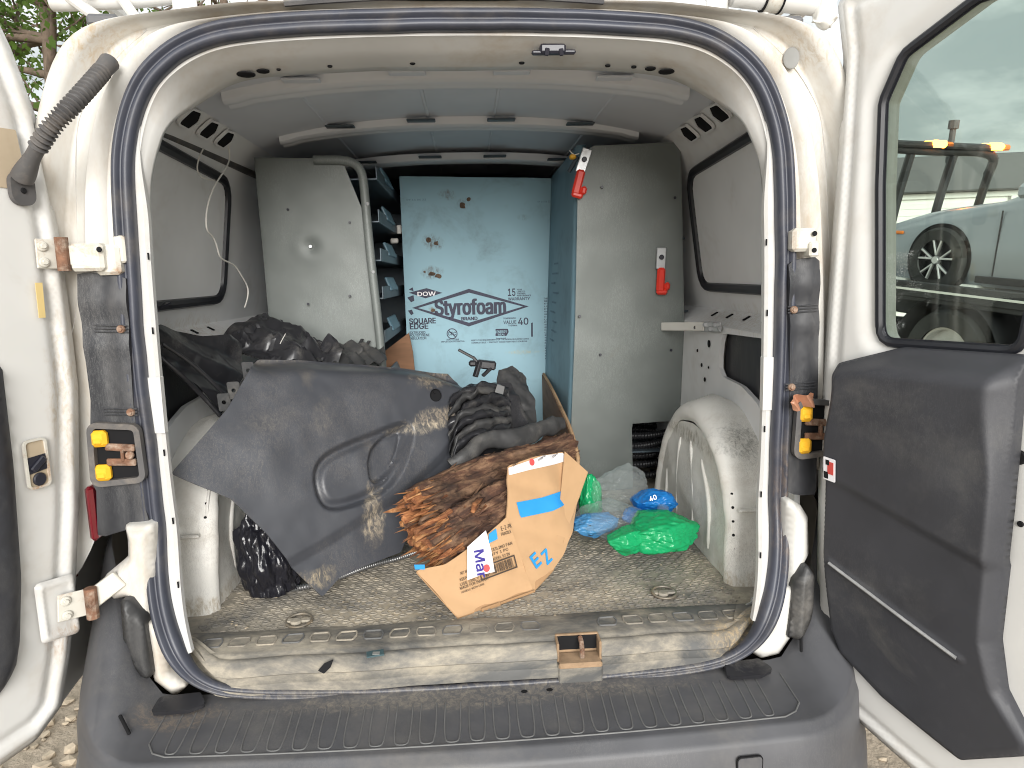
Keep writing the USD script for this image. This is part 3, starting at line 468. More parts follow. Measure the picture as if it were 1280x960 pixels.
obj('bumper_nick', bar(bump_pt(-.665, -.2, .506), bump_pt(-.635, -.215, .504), .006, .006), BLACK, bp); obj('bumper_nick', bar(bump_pt(.655, -.13, .51), bump_pt(.668, -.11, .52), .006, .006), BLACK, bp)
for x in (.135, .085): obj('drain_hole', disc(bump_pt(x, -.118, .499), (0, 0, 1), .005, .001, 10, sx=1.3), BLACK, bp)
for x in (-.575, .54):
    obj('bumper_wedge', jitter(plate(rpoly([(-.05, -.02), (-.045, .015), (.03, .02), (.05, -.008), (.02, -.02)], .008), ((x, -.105, .507), (1, 0, 0), (0, 1, .3), (0, -.3, 1)), .008), .001, 30), LINER, bp)
sc = np.array(bump_pt(.525, -.125, .502)); obj('bumper_bolt', cat([disc(sc, (0, 0, 1), .014, .006), disc(sc+[0, 0, .006], (0, 0, 1), .007, .004, 6)]), GLOSSK, bp)

# jamb furniture on both sides
def fxz(y): return ((0, y, 0), (1, 0, 0), (0, 0, 1), (0, -1, 0))
def xz(L): return [(p[0], p[2]) for p in L]
PANEL = (xz([(-0.723,-0.02,1.334),(-0.635,-0.02,1.324),(-0.645,-0.02,1.09),(-0.644,-0.02,0.867),(-0.637,-0.02,0.841),(-0.696,-0.02,0.83),(-0.739,-0.02,0.816),(-0.731,-0.02,0.917),(-0.74,-0.02,0.936),(-0.723,-0.02,1.093),(-0.724,-0.02,1.245)]), xz([(0.635,-0.02,1.322),(0.7,-0.02,1.33),(0.703,-0.02,1.172),(0.706,-0.02,1.041),(0.711,-0.02,0.838),(0.651,-0.02,0.844),(0.644,-0.02,1.125)]))
SCREWS = ([(-0.65,-0.022,1.226),(-0.649,-0.022,1.067)], [(0.647,-0.022,1.226),(0.648,-0.022,1.07)]); LAMPB = ((-0.68,-0.024,0.987), (0.676,-0.024,0.983))
for i, s in enumerate((-1, 1)):
    pl = obj('jamb_panel', thicken(sheet(rpoly(PANEL[i], .008), fxz(-.020), .015, lambda U, V: .003*np.sin(V*75)*(np.sin(V*11) > .35)+.002*np.sin(U*160)), (0, .02, 0)), DARKJ, van, smooth=30)
    for c in SCREWS[i]:
        sc = obj('rusty_screw', cat([disc(c, (0, -1, 0), .008, .006, 10), disc(np.array(c)+[0, -.006, 0], (0, -1, 0), .005, .003, 6)]), RUST, pl)
        for dz in (-.006, 0, .006): obj('scratch_rib', bar(np.array(c)+[-s*.012, -.001, dz], np.array(c)+[s*.05, -.001, dz+.003], .002, .003), DARKJ, pl)
    c = np.array(LAMPB[i]); w = .052 if i == 0 else .045
    if i: c = c+[.02, 0, 0]
    o = rpoly([(-w, -.062), (w, -.055), (w*.94, .058), (-w*.9, .066)], .018); f = (c, (1, 0, 0), (0, 0, 1), (0, -1, 0))
    bx = obj('door_check_housing', plate(o.difference(o.buffer(-.011)), f, .014), BELLOWS, van); obj('housing_back', plate(o.buffer(-.009), f, .002), BLACK, bx)
    for dz in (.033, -.034):
        yc = c+[(-.028 if i == 0 else -.022), -.008, dz]; obj('yellow_stop', cat([box(yc, (.030, .018, .032), .006), box(yc+[0, -.008, -.004], (.018, .008, .012), .003)]), YEL, bx)
    obj('check_arm', cat([bar(c+[-.02, -.006, .016], c+[.035, -.008, .012], .008, .014), bar(c+[-.02, -.006, -.014], c+[.035, -.008, -.016], .008, .014), bar(c+[.012, -.008, .012], c+[.012, -.008, -.014], .006, .012), disc(c+[.028, -.014, .0], (0, -1, 0), .008, .006)]), RUST, bx)
GUS = (xz([(-0.68,-0.04,0.848),(-0.622,-0.04,0.849),(-0.636,-0.04,0.646),(-0.663,-0.04,0.654),(-0.688,-0.04,0.701),(-0.719,-0.04,0.695),(-0.729,-0.04,0.745),(-0.68,-0.04,0.783),(-0.677,-0.04,0.818)]), xz([(0.64,-0.04,0.844),(0.672,-0.04,0.824),(0.689,-0.04,0.797),(0.694,-0.04,0.715),(0.67,-0.04,0.667),(0.664,-0.04,0.641),(0.637,-0.04,0.63),(0.637,-0.04,0.727)]))
GU2 = (xz([(-0.649,-0.07,0.656),(-0.617,-0.07,0.654),(-0.614,-0.07,0.548),(-0.581,-0.07,0.517),(-0.61,-0.07,0.495),(-0.646,-0.07,0.532),(-0.646,-0.07,0.592)]), xz([(0.612,-0.07,0.663),(0.652,-0.07,0.656),(0.652,-0.07,0.547),(0.627,-0.07,0.509),(0.588,-0.07,0.501),(0.562,-0.07,0.52),(0.598,-0.07,0.568)]))
STR = (xz([(-0.686,-0.075,0.71),(-0.668,-0.075,0.712),(-0.644,-0.075,0.671),(-0.639,-0.075,0.551),(-0.661,-0.075,0.543),(-0.688,-0.075,0.628)]), xz([(0.671,-0.075,0.714),(0.689,-0.075,0.684),(0.689,-0.075,0.614),(0.671,-0.075,0.545),(0.634,-0.075,0.554),(0.644,-0.075,0.638),(0.649,-0.075,0.677)]))
for i, s in enumerate((-1, 1)):
    for G, nm, mt, y in ((GUS, 'hinge_gusset', JAMBW, -.032), (GU2, 'corner_gusset', JAMBW, -.055), (STR, 'jamb_strip', LINERG, -.07)):
        q = rpoly(G[i], .005); h = .022 if nm == 'hinge_gusset' else .012
        obj(nm, thicken(sheet(q, fxz(y), .008, lambda U, V, q=q, h=h, nm=nm: h*sstep(edge_dist(q, U, V), 0, .016)+(.004*np.sin(U*260) if nm == 'jamb_strip' else 0)), (0, .05, 0)), mt, van, smooth=True)
    obj('rear_lamp', jitter(box((s*.868, .03, .84), (.05, .12, .30), .012), .001, 5), TAILL, van)
    obj('lamp_edge', jitter(box((s*.746, .0, .868), (.016, .05, .11), .006), .001, 5), TAILL, van) if s < 0 else None
    cl = [(-0.64,0.03,1.781),(0.633,0.03,1.775)][i]; obj('roof_clip', jitter(box(np.array(cl), (.055, .05, .022), .006), .003, 20), BLACKP, van)
    obj('roof_gutter', tube(resample([(s*.668, .03, 1.772), (s*.69, .4, 1.80), (s*.69, 1.4, 1.81)], .05), .008, 6), BLACKP, van)
obj('jamb_plug', disc((0.641,0.012,1.709), (-.35, -.9, .15), .021, .004, 20, sx=.7), GREYM, van)
obj('copper_rag', jitter(sheet(rpoly(xz([(0.633,-0.045,1.048),(0.656,-0.045,1.057),(0.689,-0.045,1.059),(0.69,-0.045,1.033),(0.663,-0.045,1.031),(0.641,-0.045,1.023)]), .003), fxz(-.045), .005, lambda U, V: .012*np.sin(U*180+V*90)), .004, 40), look('copper_strip', (.42, .20, .12), .5, .2, 30), van)
obj('bracket_step', cat([box((-0.689,-0.03,1.359), (.06, .03, .05), .006), box((-0.66,-0.015,1.354), (.045, .03, .055), .006), box((-0.639,-0.012,1.373), (.02, .02, .05), .004)]), HINGEW, van)
obj('bracket_step', cat([box((0.661,-0.02,1.362), (.05, .03, .045), .006), box((0.675,-0.03,1.343), (.02, .03, .03), .004)]), HINGEW, van)
for c in ((0.675,-0.04,1.373), (0.673,-0.045,1.341), (-0.661,-0.048,1.372)): obj('bracket_hole', disc(c, (0, -1, 0), .005, .002, 10), BLACK, van)

# ------------------------------------------------------------------ right rear door (part) with its own pieces
RF = ((0.715,-0.03,0),(0.392,-0.92,0),(0,0,1),(-0.92,-0.392,0))
RO, RU, RV, RN = [np.array(k, float) for k in RF]
def rd(u, z, n=0.0): return RO+RU*u+RV*z+RN*n
door_out = rpoly([(-.03, 1.805), (-.012, 1.70), (-.016, 1.50), (-.024, 1.2), (-.026, .95), (-.012, .60), (-.002, .46), (.022, .41), (.10, .385), (.22, .355), (.36, .33), (.50, .34), (.55, .40), (.56, .8), (.55, 1.2), (.50, 1.55), (.44, 1.76), (.38, 1.82), (.2, 1.84), (.0, 1.83)], .012)
win = rpoly([(.103, 1.20), (.110, 1.166), (.345, 1.168), (.352, 1.23), (.40, 1.5), (.385, 1.62), (.36, 1.72), (.24, 1.722), (.12, 1.672), (.085, 1.60), (.088, 1.45)], .025)
def ddisp(U, V):
    de = edge_dist(door_out, U, V); dw = edge_dist(win, U, V)
    return -.022*(1-sstep(de, .004, .03)) - .008*np.exp(-((de-.045)/.008)**2) - .012*(1-sstep(dw, .0, .045)) + .004*np.sin(V*3)
rdoor = obj('rear_door', thicken(sheet(door_out.difference(win), RF, .009, ddisp), -RN*.035), WHITE, van, smooth=True, label='right rear door with window and black lower trim')
obj('window_pane', plate(win.buffer(.008), (rd(0, 0, -.020), RU, RV, RN), .004), GLASS, rdoor, smooth=False)
rim = np.array([win.exterior.interpolate(t).coords[0] for t in np.linspace(0, win.exterior.length, 120, endpoint=False)])
obj('window_gasket', tube([rd(u, z, -.012) for u, z in rim], .0085, 8, closed=True), GLASSK, rdoor); obj('glass_border', plate(win.buffer(.004).difference(win.buffer(-.010)), (rd(0, 0, -.0155), RU, RV, RN), .002), GLASSK, rdoor)
trim = rpoly([(.036, 1.10), (.05, 1.125), (.16, 1.162), (.366, 1.165), (.364, 1.10), (.366, .92), (.362, .70), (.378, .62), (.425, .55), (.418, .53), (.318, .455), (.17, .49), (.075, .535), (.052, .58), (.042, .75)], .012)
ridge = LineString([(.068, .735), (.32, .655)]); crease = LineString([(.07, .92), (.34, .86)])
def tdisp(U, V):
    p = shapely.points(np.stack([U, V], 1)); de = edge_dist(trim, U, V)
    th = .010 + .034*sstep(1.166-V, 0, .055)*sstep(V, .45, .75)
    return .004+.022*sstep(1.172-V, .0, .05)+(th-.008*sstep(1.172-V, .0, .05))*sstep(de, -.004, .014+.020*sstep(V, .95, 1.1)) - .010*sstep(.90-.24*(U-.07)-V, -.012, .012) + .006*np.exp(-(shapely.distance(ridge, p)/.006)**2) + (meshkit.fbm(np.stack([U*9, V*9, U*0], 1), 2, 6)-.5)*.004
tm = obj('door_trim', sheet(trim, RF, .0055, tdisp, .022), TRIM, rdoor, smooth=True)
obj('worn_ridge', tube([rd(u, z, tdisp(np.array([u]), np.array([z]))[0]-.0006) for u, z in resample([(.072, .734), (.318, .656)], .01)], .0032, 6), look('worn_grey_edge', (.27, .27, .27), .7, .3, 30), tm)
sk = rpoly([(-.012, -.022), (.014, -.024), (.012, .02), (-.014, .022)], .0015); so = rd(.070, .925, tdisp(np.array([.070]), np.array([.925]))[0]+.003); sf = (so, unit(RU-.45*RN*0-.0*RV), RV, RN)
stk = obj('small_sticker', plate(sk, sf, .001), PAPER, tm); obj('sticker_red_patch', plate(shapely.affinity.scale(sk, .5, .55), (so+RN*.0012+RU*.003+RV*.003, RU, RV, RN), .0006), STICKR, stk); obj('sticker_black_patch', cat([plate(shapely.affinity.scale(sk, .35, .3), (so+RN*.0012-RU*.006-RV*.012, RU, RV, RN), .0007), plate(shapely.affinity.scale(sk, .3, .22), (so+RN*.0012-RU*.004+RV*.013, RU, RV, RN), .0007)]), BLACK, stk)
for u, z, r in ((.395, 1.0, .012), (.40, .86, .006), (.43, 1.12, .006)): obj('door_hole', disc(rd(u, z, .0005), RN, r, .002, 14), BLACK, rdoor)
hq = (0.361,1.004); obj('lock_hole', cat([disc(rd(hq[0], hq[1], .001), RN, .012, .004, 16)]), BLACK, rdoor); hq = (0.372,0.898); obj('door_hole', disc(rd(hq[0], hq[1], .001), RN, .005, .003, 12), BLACK, rdoor)
obj('peeled_tint', plate(rpoly([(0.106,1.328),(0.165,1.334),(0.203,1.308),(0.199,1.251),(0.173,1.208),(0.123,1.18)], .01), (rd(0, 0, -.0155), RU, RV, RN), .0006), PEEL, rdoor, smooth=False)
obj('outer_skin', plate(door_out.buffer(-.004).difference(win.buffer(.002)), (rd(0, 0, -.062), RU, RV, RN), .012), WHITE, rdoor)

# ------------------------------------------------------------------ left rear door
LF = ((-0.752,-0.03,0),(-0.407,-0.914,0),(0,0,1),(-0.914,0.407,0))
LO, LU, LV, _n = [np.array(k, float) for k in LF]; LN = -np.cross(LU, LV); LF2 = (LO, LU, LV, LN)
def ld(u, z, n=0.0): return LO+LU*u+LV*z+LN*n
dl = rpoly([(.03, 1.765), (.012, 1.72), (-.015, 1.612), (-.03, 1.40), (-.034, 1.118), (-.012, .888), (.02, .70), (.045, .60), (.075, .51), (.13, .475), (.20, .47), (.8, .45), (.84, .5), (.84, 1.3), (.74, 1.72), (.66, 1.80), (.1, 1.80)], .012)
lwin = rpoly([(.21, 1.23), (.74, 1.23), (.66, 1.68), (.27, 1.68), (.20, 1.55)], .03)
def ldisp(U, V):
    de = edge_dist(dl, U, V); return -.024*(1-sstep(de, .003, .03)) - .01*np.exp(-((de-.05)/.009)**2) + .006*np.sin(V*5+1)
ldoor = obj('rear_door', thicken(sheet(dl.difference(lwin), LF2, .009, ldisp), -LN*.035), WHITE, van, smooth=True, label='left rear door with bellows hose and rusty hinges')
obj('window_pane', plate(lwin.buffer(.008), (ld(0, 0, -.03), LU, LV, LN), .004), GLASS, ldoor, smooth=False)
obj('outer_skin', plate(dl.buffer(-.004).difference(lwin), (ld(0, 0, -.062), LU, LV, LN), .012), WHITE, ldoor)
lt = rpoly([(.118, 1.19), (.122, 1.0), (.135, .80), (.152, .69), (.165, .645), (.20, .61), (.76, .60), (.76, 1.19)], .02)
obj('door_trim', sheet(lt, LF2, .02, lambda U, V: .004+.02*sstep(edge_dist(lt, U, V), 0, .02), 0), TRIM, ldoor, smooth=True)
obj('tan_patch', plate(rpoly([(.035, 1.475), (.11, 1.475), (.11, 1.572), (.045, 1.575)], .003), (ld(0, 0, .004), LU, LV, LN), .003), TANP, ldoor)
ys = (-0.758,-0.074,1.283); obj('yellow_sticker', plate(Polygon([(-.004, -.03), (.008, -.03), (.007, .032), (-.006, .032)]), (ys, LU, LV, LN), .001), YSTK, ldoor)
lo = (-0.782,-0.107,0.994); lo = np.array(lo); hp = rpoly([(-.02, -.044), (.022, -.044), (.022, .046), (-.02, .046)], .010)
lt2 = obj('latch_opening', cat([plate(hp.difference(hp.buffer(-.004)), (lo, LU, LV, LN), .005)]), HINGEW, ldoor); obj('latch_void', plate(hp.buffer(-.003), (lo, LU, LV, LN), .0015), TANP, lt2)
obj('latch_lever', cat([plate(rpoly([(-.018, -.012), (.018, -.016), (.018, .014), (-.018, .016)], .003), (lo+LN*.0015, LU, LV, LN), .002), disc(lo+LN*.002-LV*.028, LN, .012, .004), bar(lo+LN*.006-LU*.012+LV*.01, lo+LN*.006+LU*.012-LV*.01, .006, .012)]), GLOSSK, lt2)
# hinges
def hinge(P, label=None):
    P = [np.array(p) for p in P]; h = obj('hinge', bar(P[0], P[1], .004, .052, (0, 0, 1)), HINGEW, ldoor, label=label)
    obj('knuckle', tube([P[1]+[.008, -.008, -.03], P[1]+[.008, -.008, .03]], .011, 12), RUST, h); obj('hinge_arm', bar(P[1], P[2], .012, .036), HINGEW, h)
    d = unit(P[1]-P[0]); nn = unit(np.cross(d, (0, 0, 1)));  nn = nn if nn[1] < 0 else -nn
    for dz in (.013, -.015): obj('hinge_bolt', cat([disc((P[0]*.75+P[1]*.25)+nn*.003+[0, 0, dz], nn, .009, .004, 14), disc((P[0]*.75+P[1]*.25)+nn*.007+[0, 0, dz], nn, .005, .004, 8)]), HINGEW, h)
hinge([(-0.758,-0.072,1.366), (-0.734,-0.039,1.365), (-0.675,-0.04,1.358)]); hinge([(-0.776,-0.112,0.718), (-0.739,-0.074,0.713), (-0.688,-0.055,0.749)])
hr = rpoly([(-.045, -.07), (.03, -.055), (.03, .06), (-.045, .05)], .008); obj('hinge_recess', sheet(hr, (np.array((-0.776,-0.112,0.718))-LN*.010, LU, LV, LN), .006, lambda U, V: .008*sstep(edge_dist(hr, U, V), 0, .008)-.004*sstep(edge_dist(hr, U, V), .008, .014)), WHITE, ldoor, smooth=True)
# bellows between body and door
bpth = spline([(-0.621,-0.02,1.7), (-0.631,-0.06,1.659), (-0.655,-0.11,1.599), (-0.686,-0.12,1.561), (-0.755,-0.087,1.494)], 260); n = len(bpth); tt = np.linspace(0, 1, n)
rr = np.where((tt > .12) & (tt < .80), .0135+.0028*np.sin(tt*2*math.pi*34), np.where(tt <= .12, .0165-.002*tt/.12, .0125+.006*sstep(tt, .85, 1)))
bl = obj('wiring_bellows', tube(bpth, rr, 14), BELLOWS, van, smooth=60)
b7 = np.array((-0.755,-0.087,1.494)); obj('bellows_boot', plate(rpoly([(-.022, -.035), (.020, -.035), (.020, .022), (-.022, .022)], .018), (b7-LN*.012-LV*.012, LU, LV, LN), .010), BELLOWS, bl)
for dv in (.0, -.022): obj('boot_clip', disc(b7-LN*.002+LV*dv, LN, .005, .003, 10), BLACK, bl)

# ladder rack on the roof
rk = obj('ladder_rack', tube(spline([(-.85, .25, 1.90), (-.7, .25, 1.905), (-.5, .25, 1.93), (0, .25, 2.0), (.5, .25, 1.93), (.7, .25, 1.905), (.83, .25, 1.895)], 40), .018, 12), WHITE, van, smooth=True)
for s in (-1, 1):
    obj('rack_strut', tube([(s*.80, .22, 1.90), (s*.735, .24, 1.85), (s*.71, .25, 1.825)], .012, 10), WHITE, rk); obj('rack_strut', tube([(s*.70, .22, 1.905), (s*.66, .23, 1.84), (s*.65, .24, 1.82)], .011, 10), WHITE, rk)
    obj('strut_foot', cat([box((s*.652, .24, 1.818), (.05, .05, .02), .006)]), BLACKP, rk); obj('rack_plate', box((s*.575, .24, 1.895), (.05, .012, .075), .004), WHITE, rk)
    obj('side_rail', tube([(s*.76, .2, 1.915), (s*.76, 1.6, 1.93)], .015, 10), WHITE, rk)
    for dx in (0, .03, .07): obj('rack_bolt', disc((s*(.55+dx), .232, 1.862+dx*.1), (0, -1, 0), .007, .008, 6), BLACK, rk)
obj('conduit_pipe', tube([(.60, .215, 1.905), (.80, .215, 1.885)], .028, 16), WHITE, rk, smooth=True); obj('pipe_clamp', tube([(.672, .215, 1.898), (.705, .215, 1.8945)], .031, 16), HINGEW, rk, smooth=True)
obj('pipe_band', tube([(.668, .215, 1.8985), (.672, .215, 1.898)], .0325, 16), BLACK, rk); obj('pipe_band', tube([(.705, .215, 1.8945), (.709, .215, 1.894)], .0325, 16), BLACK, rk)
obj('rag_bundle', jitter(trimesh.Trimesh(np.array(trimesh.creation.icosphere(3, .03).vertices)*[.8, .8, 1.5]+[.80, .2, 1.86], trimesh.creation.icosphere(3, .03).faces, process=False), .02, 30), PLASTW, rk)


# ------------------------------------------------------------------ load: right shelving
FY = lambda y: ((0, y, 0), (1, 0, 0), (0, 0, 1), (0, -1, 0))
rs = thing('shelving_unit', 'steel shelving unit with two red handled latches, right of the printed blue board', 'shelf', (.55, .9, .572))
RPF = ((0,0.9,0.57),(1,0,0),(0,-0.106,0.994),(0,-0.994,-0.106))
rp = Polygon([(u, max(v, .006)) for u, v in [(0.379,1.118),(0.396,1.129),(0.663,1.137),(0.689,0.744),(0.72,0.248),(0.537,0.241),(0.547,-0.027),(0.343,-0.035),(0.331,0.235),(0.343,0.599),(0.348,0.995)]])
def rpd(U, V): return (meshkit.fbm(np.stack([U*5, V*5, U*0], 1), 3, 11)-.5)*.010
rpan = obj('end_panel', sheet(rp, RPF, .02, rpd, .002), STEEL, rs, smooth=True)
for k, z in enumerate((1.66, 1.42, 1.18, .95, .70)):
    obj('shelf_tray', cat([box((.56, 1.42, z), (.36, 1.0, .006), .001), box((.385, 1.42, z+.02), (.004, 1.0, .045), .001)]), STEELD, rs)
obj('rear_panel', box((.56, 1.93, 1.15), (.36, .01, 1.1), .002), STEELD, rs)
RP = lambda p, o: tuple(np.array(RPF[0])+np.array(RPF[1])*p[0]+np.array(RPF[2])*p[1]+np.array(RPF[3])*o)
for (a, b, c, d) in ((RP((0.376,1.12), 0.011), RP((0.352,1.051), 0.013), RP((0.357,1.06), 0.018), RP((0.338,0.988), 0.018)), (RP((0.613,0.823), 0.011), RP((0.611,0.756), 0.013), RP((0.613,0.761), 0.018), RP((0.611,0.685), 0.018))):
    a, b, c, d = [np.array(q) for q in (a, b, c, d)]; lt3 = obj('latch', bar(a, b, .006, .030, (1, 0, 0)), ZINC, rs); dn = unit(d-c); sd_ = unit(np.cross(dn, (0, 1, 0)))
    obj('red_grip', cat([bar(c, d, .014, .026, (1, 0, 0), .006), bar(d-dn*.005+sd_*.022, d-dn*.03+sd_*.022, .013, .018, (1, 0, 0), .006), bar(d+sd_*.024, d-sd_*.012, .013, .018, (0, 0, 1), .006)]), RED, lt3)
    obj('latch_bolt', disc(a+(b-a)*.45+[0, -.004, 0], (0, -1, 0), .008, .005, 12), GLOSSK, lt3)
for c in (RP((0.422,1.008), 0.007), RP((0.425,0.484), 0.007), RP((0.658,0.492), 0.007), RP((0.65,0.973), 0.007), RP((0.356,0.612), 0.007)): obj('panel_bolt', disc(c, (0, -1, 0), .0045, .003, 10), GLOSSK, rs)
br = obj('wall_bracket', bar((0.623,0.832,1.137), (0.686,0.61,1.15), .004, .026), PLASTW, rs); obj('bracket_hinge', cat([bar((0.69,0.649,1.147), (0.692,0.492,1.156), .005, .030)]+[disc(c, (0, -1, 0), .007, .006, 10) for c in ((0.684,0.598,1.156), (0.684,0.557,1.147), (0.684,0.52,1.161), (0.684,0.482,1.154))]), ZINC, br)
for c in ((0.64,0.79,1.14), (0.673,0.65,1.145)): obj('bracket_hole', disc(c, (0, -1, 0), .005, .002, 10), BELLOWS, br)
yk = obj('yellow_connector', jitter(box((0.335,0.8,1.664), (.02, .02, .014), .004), .002, 50), YEL, rs); obj('loose_lead', tube(spline([(0.325,0.795,1.682),(0.339,0.795,1.67),(0.354,0.795,1.673)], 10), .0018, 5), PLASTW, yk)
obj('panel_stay', bar((0.328,0.84,1.626), (0.352,0.81,1.666), .010, .012), STEELD, rs)

# blue foam board at the back, and a second one along the right shelf
fo = thing('foam_board', 'light blue foam insulation board with large black printing at the back of the van', 'foam board', (.05, 1.41, .572))
FB = rpoly([(-.248, .575), (.335, .575), (.343, 1.687), (-.245, 1.703)], .003)
obj('board', jitter(plate(FB, FY(1.432), .030), .0008, 12), FOAM, fo, smooth=False)
F0 = lambda p: ((p[0], 1.4012, p[2]), (1, 0, .0), (0, 0, 1), (0, -1, 0))
def fpoly(L): return Polygon([(p[0], p[2]) for p in L])
dm = fpoly([(-0.22,1.401,1.198),(0.007,1.401,1.267),(0.244,1.401,1.191),(0.002,1.401,1.118)]); obj('printed_diamond', plate(dm.difference(shapely.affinity.scale(dm, .90, .80)), FY(1.4012), .0008), INK, fo)
d2 = fpoly([(-0.23,1.401,1.258),(-0.16,1.401,1.274),(-0.098,1.401,1.254),(-0.165,1.401,1.234)]); dt = plate(d2, FY(1.4012), .0008); obj('printed_diamond', dt, INK, fo)
def ft(s, px, h, w, bold=True, nm='printed_words', mat=None, lift=0.0): obj(nm, text(s, ((px[0], 1.4012-lift, px[2]), (1, 0, 0), (0, 0, 1), (0, -1, 0)), h, w, bold, .0008), mat or INK, fo, smooth=False)
ft('DOW', (-0.199,1.401,1.244), .0155, .072, True, 'printed_words', PAPER, .0011)
[ft('Styrofoam', np.array((-0.133,1.401,1.167))+[dx, 0, 0], .058, .281, True, 'printed_words', None, .0003*k) for k, dx in enumerate((-.0022, 0, .0022))]; [ft('BRAND', np.array((-0.029,1.401,1.143))+[dx, 0, 0], .013, .064, True, 'printed_words', None, .0003*(dx > 0)) for dx in (0, .0012)]
[ft('SQUARE', np.array((-0.236,1.401,1.135))+[dx, 0, 0], .021, .105, True, 'printed_words', None, .0003*(dx > 0)) for dx in (0, .0014)]; [ft('EDGE', np.array((-0.235,1.401,1.114))+[dx, 0, 0], .021, .072, True, 'printed_words', None, .0003*(dx > 0)) for dx in (0, .0014)]
for k, (w, t) in enumerate(((.062, 'EXTRUDED'), (.078, 'POLYSTYRENE'), (.066, 'INSULATION'))): ft(t, [(-0.235,1.401,1.095), (-0.235,1.401,1.084), (-0.236,1.401,1.072)][k], .0095, w)
ft('15', (0.159,1.401,1.235), .028, .030); ft('WARRANTY', (0.161,1.401,1.217), .011, .088)
for k in range(4): ft(('YEAR', 'LIMITED', 'THERMAL', 'PERFORMANCE')[k], [(0.198,1.401,1.256), (0.197,1.401,1.248), (0.197,1.401,1.24), (0.197,1.401,1.232)][k], .0055, (.020, .033, .036, .056)[k])
ft('VALUE', (0.14,1.401,1.124), .013, .052); ft('40', (0.197,1.401,1.119), .027, .042); ft('COMPRESSIVE', (0.14,1.401,1.143), .006, .050); ft('THERMAL', (0.159,1.401,1.114), .006, .038)
rc = (-0.066,1.401,1.091); rg = Point(rc[0], rc[2]).buffer(.0215, 16); obj('printed_symbol', plate(rg.difference(rg.buffer(-.0035)).union(LineString([(rc[0]-.013, rc[2]+.013), (rc[0]+.013, rc[2]-.013)]).buffer(.0018)), FY(1.4012), .0008), INK, fo); ft('CFC', (-0.083,1.401,1.085), .013, .032)
ft('ZERO OZONE', (-0.09,1.401,1.065), .0055, .050); ft('DEPLETION POTENTIAL', (-0.112,1.401,1.057), .0055, .095)
sh = rpoly([(p[0], p[2]) for p in [(0.107,1.401,1.105),(0.158,1.401,1.104),(0.161,1.401,1.091),(0.151,1.401,1.075),(0.106,1.401,1.077),(0.11,1.401,1.092)]], .003); obj('printed_symbol', plate(sh, FY(1.4012), .0006), INK, fo); ft('ENERGY', (0.111,1.401,1.088), .010, .042, True, 'printed_words', FOAM, .001); ft('SEAL', (0.116,1.401,1.078), .007, .03, True, 'printed_words', FOAM, .001); ft('Approved', (0.109,1.401,1.064), .0055, .04)
ft('MEETS THE REQUIREMENTS OF THE MODEL BUILDING CODES', (0.009,1.401,1.059), .0055, .232); ft('COMBUSTIBLE - PROTECT FROM HIGH HEAT SOURCES', (0.009,1.401,1.049), .0055, .225)
for k in range(24): z = 1.353-.0105*k*1.0; ft(('THICK', 'SIZE', 'R-VAL', 'LOT', 'PSI')[k % 5], (.305, 1.4012, z-.135), .0055, .024+.006*((k*7) % 3)/2)
for k in range(2): ft('09 14 06 22', [(-0.223,1.401,1.611), (0.287,1.401,1.595)][k], .006, (.075, .05)[k], False, 'printed_date', INKF)
for L in ([(-0.23,1.401,1.27),(-0.214,1.401,1.279),(-0.211,1.401,1.263)], [(-0.237,1.401,1.239),(-0.212,1.401,1.248),(-0.21,1.401,1.226),(-0.223,1.401,1.22)], [(-0.237,1.401,1.188),(-0.221,1.401,1.191),(-0.215,1.401,1.175),(-0.225,1.401,1.169)], [(0.252,1.401,1.124),(0.259,1.401,1.127),(0.258,1.401,1.069),(0.251,1.401,1.069)]): obj('printed_smear', plate(rpoly([(p[0], p[2]) for p in L], .001), FY(1.4012), .0008), INK, fo)
hl = cat([jitter(plate(smoothpoly(np.array([(math.cos(a)*r*random.uniform(.5, 1.2), math.sin(a)*r*random.uniform(.4, 1.0)) for a in np.arange(7)/7*6.28])+[c[0], c[2]], 20), FY(1.4012), .0012), .0006, 60) for c, r in (((-0.007,1.4,1.589), .018), ((0.019,1.4,1.612), .009), ((-0.146,1.4,1.46), .014), ((-0.115,1.4,1.447), .012), ((-0.139,1.4,1.33), .015), ((-0.114,1.4,1.32), .014), ((-0.164,1.4,1.337), .006), ((-0.139,1.4,1.186), .009))])
obj('gouge', hl, look('gouge_brown', (.09, .06, .04), .9, .5, 60), fo, smooth=False)
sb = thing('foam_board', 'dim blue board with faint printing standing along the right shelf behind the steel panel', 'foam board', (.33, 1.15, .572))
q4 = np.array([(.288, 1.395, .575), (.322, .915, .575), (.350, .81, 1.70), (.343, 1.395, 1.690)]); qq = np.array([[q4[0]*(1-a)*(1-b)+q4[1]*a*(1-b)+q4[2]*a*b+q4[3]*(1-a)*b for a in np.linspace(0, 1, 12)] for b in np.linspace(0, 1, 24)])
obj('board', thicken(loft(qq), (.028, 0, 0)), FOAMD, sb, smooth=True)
for k in range(9):
    a = .25+.05*(k % 3); b = .44+.032*k; p0 = q4[0]*(1-a)*(1-b)+q4[1]*a*(1-b)+q4[2]*a*b+q4[3]*(1-a)*b
    obj('faint_print', box(p0-[.0015, 0, 0], (.001, .10+.05*(k % 2), .006), 0), INKF, sb)

